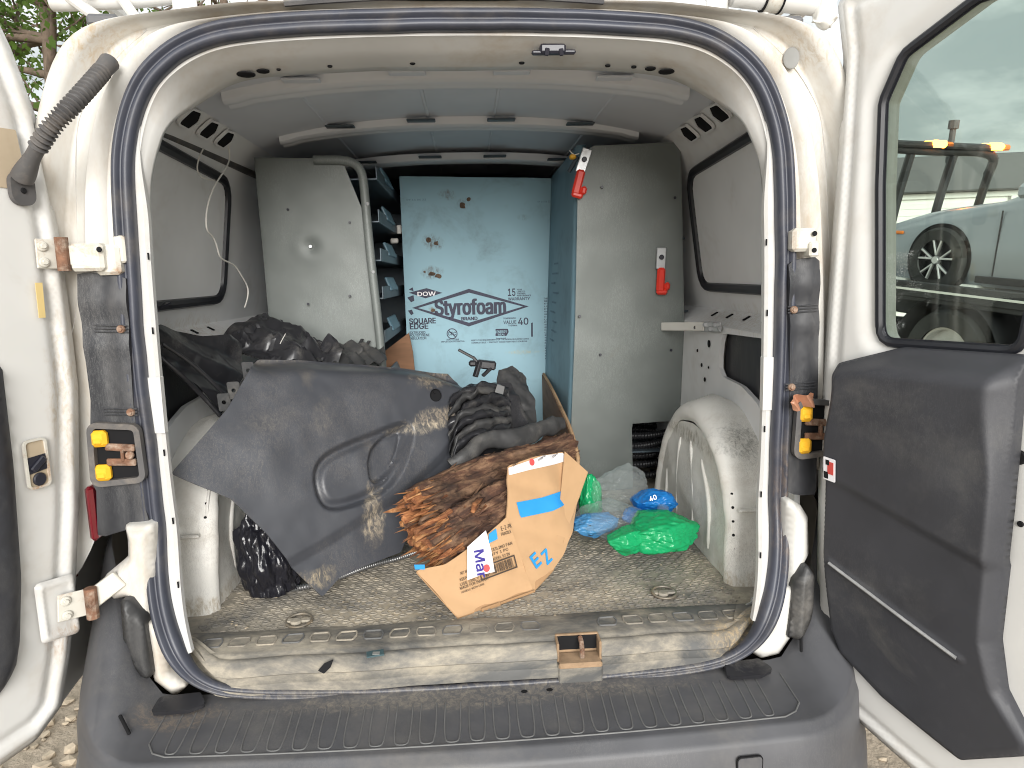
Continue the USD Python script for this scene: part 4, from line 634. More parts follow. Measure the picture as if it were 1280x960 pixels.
# left shelving
ls = thing('shelving_unit', 'steel shelf end panel with a round tube frame, left of the blue foam board', 'shelf', (-.45, .87, .572))
LPF = ((0,0.87,0.57),(1,0,0),(0,-0.03,1),(0,-1,-0.03))
lp_ = Polygon([(-0.626,1.112),(-0.419,1.107),(-0.365,1.099),(-0.309,0.94),(-0.293,0.764),(-0.287,0.511),(-0.306,0.194),(-0.637,0.208),(-0.624,0.653)])
dq = (-0.479,0.847); dc = [(-0.479,0.845,1.416)][0]
def lpd(U, V): r = np.hypot(U-dq[0], V-dq[1]); return (meshkit.fbm(np.stack([U*6, V*6, U*0], 1), 3, 21)-.5)*.007-.008*np.exp(-(r/.014)**2)+.002*np.exp(-((r-.04)/.02)**2)
obj('end_panel', sheet(lp_, LPF, .012, lpd, .002), STEEL, ls, smooth=True)
obj('panel_bolt', disc((dc[0], dc[1]+.004, dc[2]), (0, -1, 0), .006, .006, 10), ZINC, ls)
for c in ((-0.354,0.838,1.486), (-0.367,0.838,1.261), (-0.538,0.838,1.528), (-0.497,0.838,1.24)): obj('panel_bolt', disc(c, (0, -1, 0), .004, .003, 8), ZINC if c[0] > -.30 else GLOSSK, ls)
obj('tube_frame', tube(spline([(-0.449,0.83,1.671),(-0.382,0.83,1.67),(-0.335,0.83,1.662),(-0.312,0.83,1.641),(-0.303,0.83,1.587),(-0.296,0.83,1.407),(-0.286,0.83,1.234),(-0.279,0.83,1.096),(-0.275,0.83,0.877)], 40), .0135, 12), STEEL, ls, smooth=True)
for c in ((-0.295,0.82,1.538), (-0.289,0.82,1.333)): obj('frame_bolt', disc(c, (.6, -1, 0), .006, .004, 8), ZINC, ls)
for k, z in enumerate((1.62, 1.49, 1.37, 1.25, 1.11, .93)):
    t_ = obj('shelf_tray', cat([box((-.45, 1.42, z), (.36, 1.08, .005), .001), box((-.27, 1.42, z+.018), (.004, 1.08, .04), .001)]), STEELD, ls)
    obj('bin_front', box((-.274, 1.20, z+.045), (.01, .22, .05), .003, [unit((1, 0, .4)), (0, 1, 0), unit((-.4, 0, 1))]), look('bin_plastic', (.09, .17, .22), .4, .1) if k == 0 else usdkit.UsdShade.Material.Get(stage, '/World/Looks/bin_plastic'), t_)
obj('rear_panel', box((-.45, 1.97, 1.15), (.36, .01, 1.1), .002), STEELD, ls)
obj('white_clip', cat([box((-0.26,1.45,1.506), (.02, .02, .035), .004), box((-0.281,1.45,1.463), (.03, .02, .02), .004)]), PLASTW, ls)
# light coloured dark gap pieces of wood
wl = obj('plywood_offcut', plate(Polygon(xz([(-0.346,1.3,1.024),(-0.229,1.3,1.107),(-0.217,1.3,1.033),(-0.212,1.3,0.939),(-0.35,1.3,0.944)])), FY(1.312), .012), PLY, label='brown plywood offcut standing left of the blue foam board', cat='plywood')
wr = np.array([(0.3,1.52,0.919),(0.3,1.134,0.897),(0.3,0.838,0.866),(0.3,0.634,0.833),(0.3,0.533,0.779),(0.3,0.595,0.733),(0.3,0.859,0.658),(0.3,1.465,0.504)]); c0 = wr.mean(0)
wq = thing('plywood_offcut', 'dark curved plywood strip with pale edge leaning against the right blue board', 'plywood', (.30, c0[1], .572))
obj('strip', plate(Polygon([(p[1], p[2]) for p in wr]), ((.292, 0, 0), (0, 1, 0), (0, 0, 1), (1, 0, 0)), .012), PLY, wq)
obj('pale_edge', tube([(.299, p[1]-.002, p[2]+.002) for p in spline(wr[:6], 24)], .006, 6), PLYEDGE, wq)

# ------------------------------------------------------------------ grey bumper cover leaning on the left
cv_ = thing('bumper_cover', 'scuffed dark grey plastic bumper cover with round hole and lamp recess, leaning at the left', 'bumper cover', (-.36, .15, .572))
CF = ((-0.36,0.15,0.6),(0.797,0.604,0),(-0.225,0.297,0.928),(0.56,-0.74,0.373))
co = smoothpoly([(-0.262,0.332),(-0.118,0.455),(-0.044,0.544),(-0.002,0.58),(0.029,0.588),(0.108,0.574),(0.315,0.537),(0.478,0.499),(0.537,0.481),(0.574,0.452),(0.571,0.424),(0.493,0.402),(0.478,0.372),(0.463,0.297),(0.443,0.218),(0.383,0.177),(0.295,0.12),(0.229,0.033),(0.131,0.029),(0.056,0.021),(0.006,-0.009),(-0.012,0.006),(-0.049,0.074),(-0.094,0.163),(-0.154,0.252)], 150)
CL = Polygon([(-0.262,0.332),(-0.118,0.455),(-0.042,0.548),(0.007,0.586),(0.108,0.574),(0.315,0.537),(0.478,0.499),(0.541,0.483),(0.574,0.452),(0.571,0.424),(0.493,0.402),(0.478,0.372),(0.463,0.297),(0.443,0.218),(0.383,0.177),(0.292,0.11),(0.229,0.033),(0.131,0.029),(0.056,0.021),(0.006,-0.009),(-0.049,0.074),(-0.094,0.163),(-0.154,0.252)]).buffer(-.006).buffer(.006, quad_segs=4)
hole = shapely.affinity.rotate(shapely.affinity.scale(Point((0.43,0.411)).buffer(.019, 12), 1.15, .95), 20)
rec = smoothpoly([(0.035,0.26),(0.066,0.305),(0.14,0.33),(0.254,0.35),(0.318,0.353),(0.334,0.332),(0.311,0.277),(0.266,0.222),(0.209,0.186),(0.104,0.17),(0.046,0.188)], 60)
tri = smoothpoly([(0.184,0.259),(0.21,0.307),(0.259,0.334),(0.317,0.342),(0.315,0.309),(0.288,0.266),(0.244,0.228),(0.19,0.215)], 50)
lip = LineString([(-0.056,0.087),(0.026,0.105),(0.138,0.138),(0.262,0.174),(0.394,0.239),(0.484,0.314)]); top = LineString([(-0.002,0.58),(0.108,0.574),(0.315,0.537),(0.478,0.499),(0.584,0.446)]); lobe = LineString([(-0.052,0.355),(0.151,0.443),(0.393,0.455)])
lipside = Polygon([(-0.056,0.087),(0.026,0.105),(0.138,0.138),(0.262,0.174),(0.394,0.239),(0.484,0.314),(0.66,0.224),(0.294,-0.209),(-0.054,-0.068)])
def cdisp(U, V):
    p = shapely.points(np.stack([U, V], 1))
    d = .030*np.exp(-((V-.30)/.22)**2)
    d -= .075*(1-sstep(shapely.distance(top, p), 0, .075))**2
    dr = edge_dist(rec, U, V); d -= np.where(inside(rec, U, V), .022*sstep(dr, 0, .010)-.012*sstep(dr, .016, .03), 0)
    dt_ = edge_dist(tri, U, V); d -= np.where(inside(tri, U, V), .030*sstep(dt_, 0, .010), 0)
    dl_ = shapely.distance(lip, p); d += np.where(shapely.contains(lipside, p), -.012*sstep(dl_, 0, .012)+.10*dl_*0, 0) - .006*np.exp(-(dl_/.006)**2)
    d += .012*np.exp(-(shapely.distance(lobe, p)/.06)**2)
    return d + (meshkit.fbm(np.stack([U*9, V*9, U*0], 1), 3, 31)-.5)*.012
cm = obj('shell', sheet(CL.difference(hole), CF, .0062, cdisp, .004), COVER, cv_, smooth=40)
hc = np.array([hole.centroid.x, hole.centroid.y]); hw_ = np.array(CF[0])+np.array(CF[1])*hc[0]+np.array(CF[2])*hc[1]+np.array(CF[3])*(cdisp(hc[:1], hc[1:])[0]+.008)
obj('lamp_socket', cat([disc(hw_-np.array(CF[3])*.03, CF[3], .034, .01, 16), disc(hw_-np.array(CF[3])*.02+np.array(CF[2])*.01+np.array(CF[1])*.004, CF[3], .004, .004, 8)]), BLACK, cv_)
fl2 = sheet(Polygon([(0.469,0.387),(0.492,0.384),(0.483,0.291),(0.445,0.214),(0.412,0.202),(0.404,0.271)]), CF, .008, lambda U, V: -.02+(meshkit.fbm(np.stack([U*30, V*30, U*0], 1), 3, 5)-.5)*.02, .003); obj('torn_flap', fl2, COVER, cv_, smooth=True)
for c in ((-0.075,0.503), (-0.102,0.478), (-0.032,0.547)):
    q = np.array(CF[0])+np.array(CF[1])*c[0]+np.array(CF[2])*c[1]; obj('mounting_tab', plate(rpoly([(-.018, -.02), (.01, -.02), (.012, .02), (-.016, .022)], .004).difference(Point(-.004, 0).buffer(.005)), (q-np.array(CF[3])*.02-np.array(CF[1])*.006, CF[1], CF[2], CF[3]), .003), LINERG, cv_)

# ------------------------------------------------------------------ crumpled black plastic liners
def crumple(L, tilt, amp, seed, res=.012, folds=0, fdir=(1, 0), fs=40., thick=.003, y0=None):
    """Crumpled sheet: outline given in world points; its plane is fitted, then folded and creased."""
    L = np.array(L); c = L.mean(0); _, _, vt = np.linalg.svd(L-c); n_ = vt[2]; n_ = n_ if n_[1] < 0 else -n_
    u_ = unit(np.cross((0, 0, 1), n_)); u_ = u_ if u_[0] > 0 else -u_; v_ = np.cross(n_, u_); v_ = v_ if v_[2] > 0 else -v_
    poly = Polygon([((p-c)@u_, (p-c)@v_) for p in L]).buffer(0)
    from scipy.interpolate import LinearNDInterpolator
    rnd = np.random.default_rng(seed); x0, y0, x1, y1 = poly.bounds; lv = []
    for sp, am in ((.060, 1.0), (.030, .45), (.017, .18)):       # sharp creases: flat facets between random points
        n_p = int((x1-x0+.2)*(y1-y0+.2)/sp**2)+8; Pn = np.c_[rnd.uniform(x0-.1, x1+.1, n_p), rnd.uniform(y0-.1, y1+.1, n_p)]
        lv.append((LinearNDInterpolator(Pn, rnd.uniform(-1, 1, n_p), fill_value=0.), am))
    def dd(U, V):
        w = U*fdir[0]+V*fdir[1]+.03*meshkit.fbm(np.stack([U, V, U*0+seed], 1)*8, 2, seed+3); tri_ = np.abs((w*fs/6.28) % 1-.5)*2
        return amp*.75*sum(a_*f_(U, V) for f_, a_ in lv)+folds*(tri_-.5)
    return sheet(poly, (c, u_, v_, n_), res, dd, thick)
l1 = thing('wheel_liner', 'black folded plastic wheel liner with long creases, wedged against the left wall', 'wheel liner', (-.58, .45, .572))
obj('sheet', crumple([(-0.682,0.2,1.219),(-0.671,0.22,1.225),(-0.661,0.28,1.204),(-0.645,0.34,1.182),(-0.63,0.44,1.167),(-0.596,0.46,1.148),(-0.565,0.44,1.101),(-0.562,0.38,1.062),(-0.577,0.31,1.022),(-0.59,0.28,1.001),(-0.611,0.27,1.027),(-0.636,0.24,1.072),(-0.659,0.2,1.128),(-0.677,0.19,1.162)], 0, .006, 3, .007, .020, (-.55, -.85), 70.), LINER, l1, smooth=35)
obj('stiff_edge', tube(spline([(-0.672,0.18,1.15),(-0.643,0.2,1.11),(-0.619,0.24,1.059),(-0.585,0.26,1.001)], 20), .006, 6), LINER, l1, smooth=True); obj('stiff_edge', tube(spline([(-0.666,0.18,1.18),(-0.623,0.22,1.13),(-0.572,0.28,1.039)], 20), .005, 6), LINER, l1, smooth=True)
l2 = thing('wheel_liner', 'crumpled black plastic sheet piled behind the grey bumper cover', 'wheel liner', (-.45, .65, .572))
obj('sheet', crumple([(-0.69,0.58,1.155),(-0.646,0.64,1.192),(-0.588,0.7,1.242),(-0.549,0.7,1.206),(-0.523,0.7,1.187),(-0.486,0.7,1.181),(-0.442,0.7,1.149),(-0.407,0.68,1.126),(-0.363,0.66,1.113),(-0.373,0.58,1.085),(-0.468,0.54,1.093),(-0.531,0.52,1.097),(-0.59,0.52,1.103),(-0.641,0.54,1.124)], 0, .05, 14, .009), LINER, l2, smooth=25)
obj('ribbed_flange', crumple([(-0.524,0.62,1.112),(-0.486,0.7,1.127),(-0.407,0.78,1.122),(-0.329,0.82,1.116),(-0.275,0.84,1.092),(-0.25,0.74,1.067),(-0.336,0.62,1.07),(-0.478,0.58,1.088)], 0, .012, 23, .008, .014, (1, -.2), 150.), LINERG, l2, smooth=25)
for a, b in (((-0.349,0.8,1.098), (-0.336,0.84,1.125)), ((-0.335,0.8,1.088), (-0.314,0.84,1.119))): obj('clip_finger', bar(a, b, .012, .005), LINER, l2)
obj('white_flake', jitter(bar((-0.506,0.52,1.144), (-0.5,0.56,1.169), .002, .003), .001, 40), PLASTW, l2)
l3 = thing('wheel_liner', 'folded dusty black plastic liner in front of the printed blue foam board', 'wheel liner', (.07, .65, .572))
obj('dome', crumple([(-0.004,0.66,1.011),(0.029,0.72,0.991),(0.085,0.78,0.975),(0.089,0.84,1.008),(0.139,0.88,1.02),(0.191,0.88,0.983),(0.199,0.82,0.918),(0.203,0.74,0.856),(0.187,0.66,0.831),(0.115,0.6,0.812),(0.021,0.58,0.821),(-0.022,0.58,0.893)], 0, .022, 41, .008, .010, (1, .1), 42.), LINERG, l3, smooth=40)
obj('back_fold', crumple([(-0.073,0.46,0.787),(-0.073,0.56,0.968),(0.005,0.64,1.004),(0.126,0.7,0.991),(0.169,0.66,0.869),(0.114,0.58,0.817),(0.019,0.5,0.806)], 0, .02, 77, .012), LINER, l3, smooth=40)
CA, CB = spline([(-0.06,0.4,0.814),(-0.04,0.42,0.863),(-0.005,0.45,0.887),(0.039,0.48,0.894),(0.085,0.53,0.888),(0.116,0.58,0.892)], 50), spline([(-0.063,0.5,0.961),(-0.03,0.54,0.993),(0.009,0.58,1.008),(0.046,0.61,1.005),(0.084,0.64,0.992),(0.114,0.66,0.973)], 50)
for k in range(7):
    f_ = k/6; c_ = CA*(1-f_)+CB*f_; wv = (meshkit.fbm(np.c_[np.linspace(0, 5, 50), np.full(50, k*3.3), np.zeros(50)], 3, 50+k)-.5)[:, None]*np.array([[.0, .03, .035]]); c_ = c_+wv
    sag = .030+.012*math.sin(k*2.1)
    obj('fold', jitter(loft([c_+[0, .06, -.015], c_+[0, .03, .004], c_+[0, .008, .007], c_, c_+[0, -.003, -.006], c_+[0, .004, -.016], c_+[0, .016, -sag], c_+[0, .035, -sag*1.3]]), .010, 28, k), LINERG if k % 2 else LINER, l3, smooth=True)
rp2 = spline([(-0.053,0.38,0.822),(-0.012,0.4,0.851),(0.038,0.44,0.874),(0.132,0.5,0.865),(0.213,0.58,0.875),(0.27,0.64,0.869)], 60); an_ = np.arange(14)/14*6.283
obj('rolled_edge', jitter(tube(rp2, .020+.010*(meshkit.fbm(np.c_[np.linspace(0, 7, 60), np.zeros(60), np.zeros(60)], 2, 3)-.5), section=np.stack([np.cos(an_)*.75, np.sin(an_)*1.25], 1)), .010, 18, 7), LINERG, l3, smooth=40)
obj('torn_grey_scrap', jitter(plate(Polygon([(-.012, -.015), (.01, -.018), (.012, .01), (-.01, .014)]), ((0.085,0.6,0.986), (1, .2, -.3), (.2, .6, .7), (0, -.7, .6)), .002), .008, 30), look('grey_scrap', (.16, .16, .16), .5, .1), l3)
bk = thing('plastic_bracket', 'small black clip bracket with a bent arm on the folded liner', 'bracket', (0.044,0.86,1.023))
obj('bracket_body', cat([box((0.054,0.86,1.028), (.062, .03, .028), .005, [unit((1, 0, -.15)), (0, 1, 0), unit((.15, 0, 1))]), bar((0.033,0.85,1.04), (0.016,0.84,0.992), .02, .012), bar((0.069,0.85,1.018), (0.04,0.84,0.994), .014, .010), box((0.01,0.85,1.035), (.026, .02, .02), .006)]), LINER, bk)
obj('bent_arm', cat([bar((-0.035,0.86,1.08), (0.013,0.86,1.052), .012, .009), bar((0.011,0.86,1.055), (0.033,0.86,1.028), .014, .010)]), LINER, bk)
# black rubbish bag
tbg = trimesh.creation.icosphere(5, 1.0); v = np.array(tbg.vertices); v = v*(1+.5*(np.abs(meshkit.fbm(v*[2.2, 2.2, 1.0]+7, 4, 5)-.5)*2-.25)[:, None]); v = v*[.075, .09, .14]+(-0.501,0.26,0.63); v[:, 2] = np.maximum(v[:, 2]+.02, .574+.01*meshkit.fbm(v*30, 2, 3)); v[:, 0] += (.72-v[:, 2])*.05
obj('rubbish_bag', trimesh.Trimesh(v, tbg.faces, process=False), BAGK, smooth=40, label='shiny black plastic rubbish bag tucked under the grey bumper cover', cat='bag')
# steel flexible conduit on the floor and the black coil
def corrugated(path, r, pitch, depth, n=12):
    p = resample(path, pitch/5); return tube(p, r+depth*np.sin(np.arange(len(p))*2*math.pi/5), n)
obj('flexible_conduit', corrugated(spline([(-0.467,0.225,0.579),(-0.408,0.24,0.579),(-0.348,0.278,0.579),(-0.279,0.342,0.579),(-0.221,0.376,0.579),(-0.162,0.422,0.579)], 60), .0065, .006, .0012), CONDG, smooth=60, label='thin ribbed steel conduit lying under the torn edge of the bumper cover', cat='conduit')
cl_ = []
for k in range(130): t = k/129*6*2*math.pi; cl_.append((.60+(.135+.012*math.sin(t*1.7))*math.cos(t), 1.10+(.135+.012*math.cos(t*1.3))*math.sin(t), .59+.165*k/129+.008*math.sin(t*.8)))
cl_ += [(.60+.12*math.cos(a), .96+.05*math.sin(a), .70+.05*a) for a in np.linspace(3.5, 5.6, 16)]
cl2 = spline(cl_[:130], 900); obj('conduit_coil', corrugated(cl2, .0125, .0095, .0016, 10), CONDM, smooth=60, label='coil of black ribbed flexible conduit behind the cut-out of the right steel panel', cat='conduit coil')

# ------------------------------------------------------------------ rotten timber
def rotlog(path, r, seed, n=90, K=72, taper=None):
    p = spline(path, n); t = unit(p[-1]-p[0]); u_ = unit(np.cross(t, (0, 0, 1))); v_ = np.cross(u_, t); a = np.arange(K)/K*2*math.pi; rings = []
    for k in range(n):
        s_ = k/(n-1); e = np.stack([np.cos(a), np.sin(a)], 1); q = np.c_[e*2.2, np.full(K, s_*2.4)]; q2 = np.c_[e*7, np.full(K, s_*2.2)]; q3 = np.c_[e*18, np.full(K, s_*4)]
        st_ = meshkit.noise(np.c_[e*3.2, np.full(K, s_*3.0)], seed+3); rad = r*(.70+.40*meshkit.fbm(q, 3, seed)+.26*np.floor(st_*4)/4-.10+.40*(meshkit.fbm(q2, 3, seed+5)-.5)+.26*(meshkit.fbm(q3, 3, seed+8)-.5))*(taper(s_) if taper else 1)
        shift = (meshkit.fbm(np.c_[e*9, np.zeros(K)], 2, seed+2)-.5)[:, None]*r*1.6*max(0, 1-s_*6)*t
        rings.append(p[k]+rad[:, None]*(e[:, :1]*u_+e[:, 1:]*v_)+shift)
    return loft(rings, closed_v=True, caps=True), p, t, u_, v_
def splinter(a, d, L, w, h, rnd):
    d = unit(d); s_ = unit(np.cross(d, rnd.normal(size=3))); q = np.cross(d, s_); b = a+d*L
    v = np.array([a+s_*w, a+q*h, a-s_*w, a-q*h, a+d*L*.6+s_*w*.7, a+d*L*.6+q*h*.7, a+d*L*.6-s_*w*.7, a+d*L*.6-q*h*.7, b])
    f = [[0, 1, 5], [0, 5, 4], [1, 2, 6], [1, 6, 5], [2, 3, 7], [2, 7, 6], [3, 0, 4], [3, 4, 7], [4, 5, 8], [5, 6, 8], [6, 7, 8], [7, 4, 8]]
    return trimesh.Trimesh(v, f, process=False)
for k, (path, r, seed, lab) in enumerate((([(-0.125,0.23,0.752), (-0.036,0.33,0.768), (0.116,0.46,0.783), (0.268,0.6,0.796)], .066, 61, 'thick dark rotten log with splintered end, uppermost in the cardboard box'), ([(-0.091,0.16,0.706), (-0.017,0.22,0.725), (0.095,0.31,0.752)], .058, 71, 'orange splintered rotten log under the dark log, over the box flap'), ([(-0.003,0.22,0.746), (0.025,0.29,0.745), (0.048,0.37,0.734)], .042, 83, 'short dark rotten log lying against the inside of the cardboard box'))):
    lg = thing('rotten_log', lab, 'log', np.array(path[0]))
    m, p, t, u_, v_ = rotlog(path, r, seed); obj('bark', m, LOGM, lg, smooth=35)
    rnd = np.random.default_rng(seed); sp = []
    for j in range((170, 180, 40)[k]):
        rr_ = r*.95*math.sqrt(rnd.random()); an = rnd.random()*6.28; a = p[0]+t*rnd.uniform(.0, .05)+rr_*(math.cos(an)*u_+math.sin(an)*v_)
        d = -t+rnd.normal(0, .10, 3); sp.append((splinter(a, d, rnd.uniform(.022, .075), rnd.uniform(.0025, .0075), rnd.uniform(.0015, .004), rnd), j))
    for j in range((45, 40, 25)[k]):
        i_ = int(rnd.uniform(0, 60)); an = rnd.random()*6.28; a = p[i_]+r*rnd.uniform(.70, .92)*(math.cos(an)*u_+math.sin(an)*v_); d = -t*rnd.choice([1, -1])+.35*(math.cos(an)*u_+math.sin(an)*v_)+rnd.normal(0, .15, 3)
        sp.append((splinter(a, d, rnd.uniform(.02, .06), rnd.uniform(.002, .006), rnd.uniform(.001, .003), rnd), j+1000))
    for nm, mt, sel in (('splinters', ROTM, lambda j: j % 3 != 0 and j < 1000), ('pale_splinters', SPLINT, lambda j: j % 3 == 0 and j < 1000), ('bark_flakes', LOGM, lambda j: j >= 1000)):
        obj(nm, cat([q for q, j in sp if sel(j)]), mt, lg, smooth=False, kind='stuff')
    slab = []
    for j in range((18, 18, 4)[k]):     # broken slabs of heartwood at the torn end
        an = rnd.random()*6.28; rr_ = r*rnd.uniform(.2, .8); a = p[0]+t*.06+rr_*(math.cos(an)*u_+math.sin(an)*v_)
        slab.append((jitter(trimesh.Trimesh(*verts(bar(a, a-t*rnd.uniform(.06, .115)+rnd.normal(0, .006, 3), rnd.uniform(.012, .030), rnd.uniform(.010, .022), rnd.normal(size=3), .003))).subdivide().subdivide(), .008, 40, j), j))
    for q, j in slab: obj('broken_slab', q, ROTM if j % 2 else SPLINT if j % 4 == 0 else LOGM, lg, smooth=False)

# ------------------------------------------------------------------ cardboard box
cb = thing('cardboard_box', 'crushed brown cardboard box with blue stripe and white labels lying on the floor', 'box', (-.045, .056, .572))
AF = ((-0.045,0.056,0.572),(0.857,0.514,0),(-0.175,0.292,0.94),(0.484,-0.806,0.341))
BF = ((0.13,0.161,0.572),(0.763,0.64,0.096),(-0.297,0.215,0.93),(0.574,-0.738,0.354))
a_, b_, h_ = np.array((-.045, .056, .572)), np.array((.13, .161, .572)), np.array((.076, .20, .741))
def bdisp(s_, amp): return lambda U, V: (meshkit.fbm(np.stack([U*12, V*12, U*0+s_], 1), 2, s_)-.5)*amp-.004*np.abs(np.sin((U*.8+V*1.3+s_)*19))**8
FA = Polygon([(0,0),(-0.075,0.119),(-0.069,0.122),(-0.005,0.117),(0.048,0.132),(0.094,0.146),(0.138,0.166),(0.179,0.183),(0.206,0.001)]); FBp = Polygon([(0.003,0.001),(0.001,0.183),(0.031,0.243),(0.056,0.296),(0.146,0.292),(0.252,0.275),(0.284,0.239),(0.307,0.2),(0.264,0.156),(0.184,0.081),(0.127,0.04),(0.082,0.021)])
obj('front_face', sheet(FA, AF, .008, bdisp(3, .006), .004), CARD, cb, smooth=25); obj('side_face', sheet(FBp, BF, .008, lambda U, V: bdisp(5, .010)(U, V)-.012*sstep(U, .16, .24)*1.0, .004), CARD, cb, smooth=25)
i3, g3, f3_, e3, c3 = [np.array(q) for q in ([(-0.13,0.052,0.684)][0], [(0.084,0.26,0.853)][0], [(0.24,0.381,0.852)][0], [(0.304,0.4,0.788)][0], [(0.186,0.218,0.599)][0])]
k3 = np.array((.24, .52, .60)); j3 = np.array((.02, .45, .578))
def face(P, mt, nm): obj(nm, thicken(trimesh.Trimesh(np.array(P), [[0, i, i+1] for i in range(1, len(P)-1)], process=False).subdivide().subdivide(), (0, 0, -.003)), mt, cb, smooth=25)
c3f = c3*[1, 1, 0]+[0, 0, max(c3[2], .574)]
face([a_, b_, c3f, k3, j3], CARDD, 'bottom_face'); face([c3f, e3, f3_, k3], CARD, 'end_face'); face([i3, a_, j3], CARDD, 'left_flap')
obj('torn_bottom_edge', cat([bar(a_+(b_-a_)*.35+[.0, -.004, -.0], b_+[.005, -.004, .004], .004, .006), bar(a_+(b_-a_)*.3+[0, -.006, 0], a_+(b_-a_)*.55+[0, -.006, .001], .004, .010)]), CARDD, cb)
def onA(L, mt, nm, h=.0012, lab=None): return obj(nm, plate(Polygon(L), (np.array(AF[0])+np.array(AF[3])*.003, AF[1], AF[2], AF[3]), h), mt, cb, smooth=False, label=lab)
def stripB(L, mt, nm): return obj(nm, sheet(Polygon(L), (np.array(BF[0])+np.array(BF[3])*.0016, BF[1], BF[2], BF[3]), .008, lambda U, V: bdisp(5, .010)(U, V)-.012*sstep(U, .16, .24)), mt, cb, smooth=25)
stripB([(0.041,0.207),(0.125,0.191),(0.211,0.183),(0.288,0.19),(0.281,0.177),(0.261,0.162),(0.207,0.15),(0.14,0.15),(0.04,0.169)], BLUEP, 'blue_stripe')
stripB([(0.053,0.291),(0.048,0.274),(0.111,0.267),(0.204,0.254),(0.27,0.248),(0.251,0.273),(0.178,0.286)], PAPER, 'paper_label')
rd_ = np.array((0.129,0.282)); obj('red_logo_dot', sheet(Point(rd_).buffer(.009, 8), (np.array(BF[0])+np.array(BF[3])*.0026, BF[1], BF[2], BF[3]), .004, lambda U, V: bdisp(5, .010)(U, V)-.012*sstep(U, .16, .24)), REDP, cb)
for q, w in (((0.066,0.289), .02), ((0.15,0.277), .03), ((0.2,0.271), .022)): obj('label_text', text('ITEM 40', (np.array(BF[0])+np.array(BF[1])*q[0]+np.array(BF[2])*q[1]+np.array(BF[3])*.004, unit(np.array(BF[1])*.98+np.array(BF[2])*.2), unit(np.array(BF[2])*.98-np.array(BF[1])*.2), BF[3]), .005, w, False, .0006), BLKPRINT, cb, smooth=False)
for px_, ch, w in (((0.026,0.044), 'E', .022), ((0.063,0.039), 'Z', .022)): obj('blue_letter', text(ch, (np.array(BF[0])+np.array(BF[1])*px_[0]+np.array(BF[2])*px_[1]+np.array(BF[3])*.003, unit(np.array(BF[1])*.98+np.array(BF[2])*.25), unit(np.array(BF[2])*.98-np.array(BF[1])*.25), BF[3]), .032, w, True, .002), BLUEP, cb, smooth=False)
lab_ = onA([(0.056,0.141),(0.112,0.166),(0.115,0.119),(0.112,0.071),(0.075,0.073),(0.039,0.071)], PAPER, 'paper_label')
ma, mb_ = np.array((0.087,0.128)), np.array((0.083,0.076)); du = unit(np.r_[mb_-ma]); 
U3 = np.array(AF[1])*du[0]+np.array(AF[2])*du[1]; V3 = np.cross(AF[3], U3)
o3 = np.array(AF[0])+np.array(AF[1])*(0.071,0.132)[0]+np.array(AF[2])*(0.071,0.132)[1]+np.array(AF[3])*.0045
obj('label_text', text('Mar', (o3, U3, V3, AF[3]), .024, .062, True, .0008), NAVY, cb, smooth=False)
dt3 = (0.093,0.084); obj('red_logo_dot', plate(Point(dt3).buffer(.0085, 10), (np.array(AF[0])+np.array(AF[3])*.0044, AF[1], AF[2], AF[3]), .0008), REDP, cb)
for k in range(2): q = ((0.1,0.119), (0.108,0.117))[k]; obj('label_text', text('LABEL', (np.array(AF[0])+np.array(AF[1])*q[0]+np.array(AF[2])*q[1]+np.array(AF[3])*.0044, U3, V3, AF[3]), .004, .02, False, .0005), look('grey_label_print', (.35, .35, .4), .6) if k == 0 else usdkit.UsdShade.Material.Get(stage, '/World/Looks/grey_label_print'), cb, smooth=False)
onA([(0.118,0.156),(0.14,0.164),(0.138,0.14),(0.113,0.136)], BLUEP, 'blue_mark'); onA([(-0.078,0.135),(-0.054,0.129),(-0.056,0.119),(-0.078,0.125)], BLUEP, 'blue_mark')
# bar code frame, bars and small print along the edge direction
fr4 = Polygon([(0.069,0.056),(0.172,0.061),(0.183,0.078),(0.174,0.086),(0.175,0.075),(0.074,0.068)]); bA = (0.074,0.06); bB = (0.175,0.065); eb = unit(np.r_[np.array(bB)-np.array(bA)]); U4 = np.array(AF[1])*eb[0]+np.array(AF[2])*eb[1]; V4 = np.cross(AF[3], U4); Lb = float(np.linalg.norm(np.array(bB)-np.array(bA)))
o4 = np.array(AF[0])+np.array(AF[1])*bA[0]+np.array(AF[2])*bA[1]+np.array(AF[3])*.0036; f4 = (o4, U4, V4, AF[3])
obj('bar_code_frame', plate(Polygon([(0, 0), (Lb, 0), (Lb, .03), (0, .03)]).difference(Polygon([(.003, .003), (Lb-.003, .003), (Lb-.003, .027), (.003, .027)])), f4, .0006), BLKPRINT, cb, smooth=False)
x = .008
while x < Lb-.01:
    w = random.choice([.0008, .0012, .002]); obj('bar_code_bar', plate(Polygon([(x, .005), (x+w, .005), (x+w, .025), (x, .025)]), f4, .0006), BLKPRINT, cb, smooth=False); x += w+random.choice([.0010, .0016, .0024])
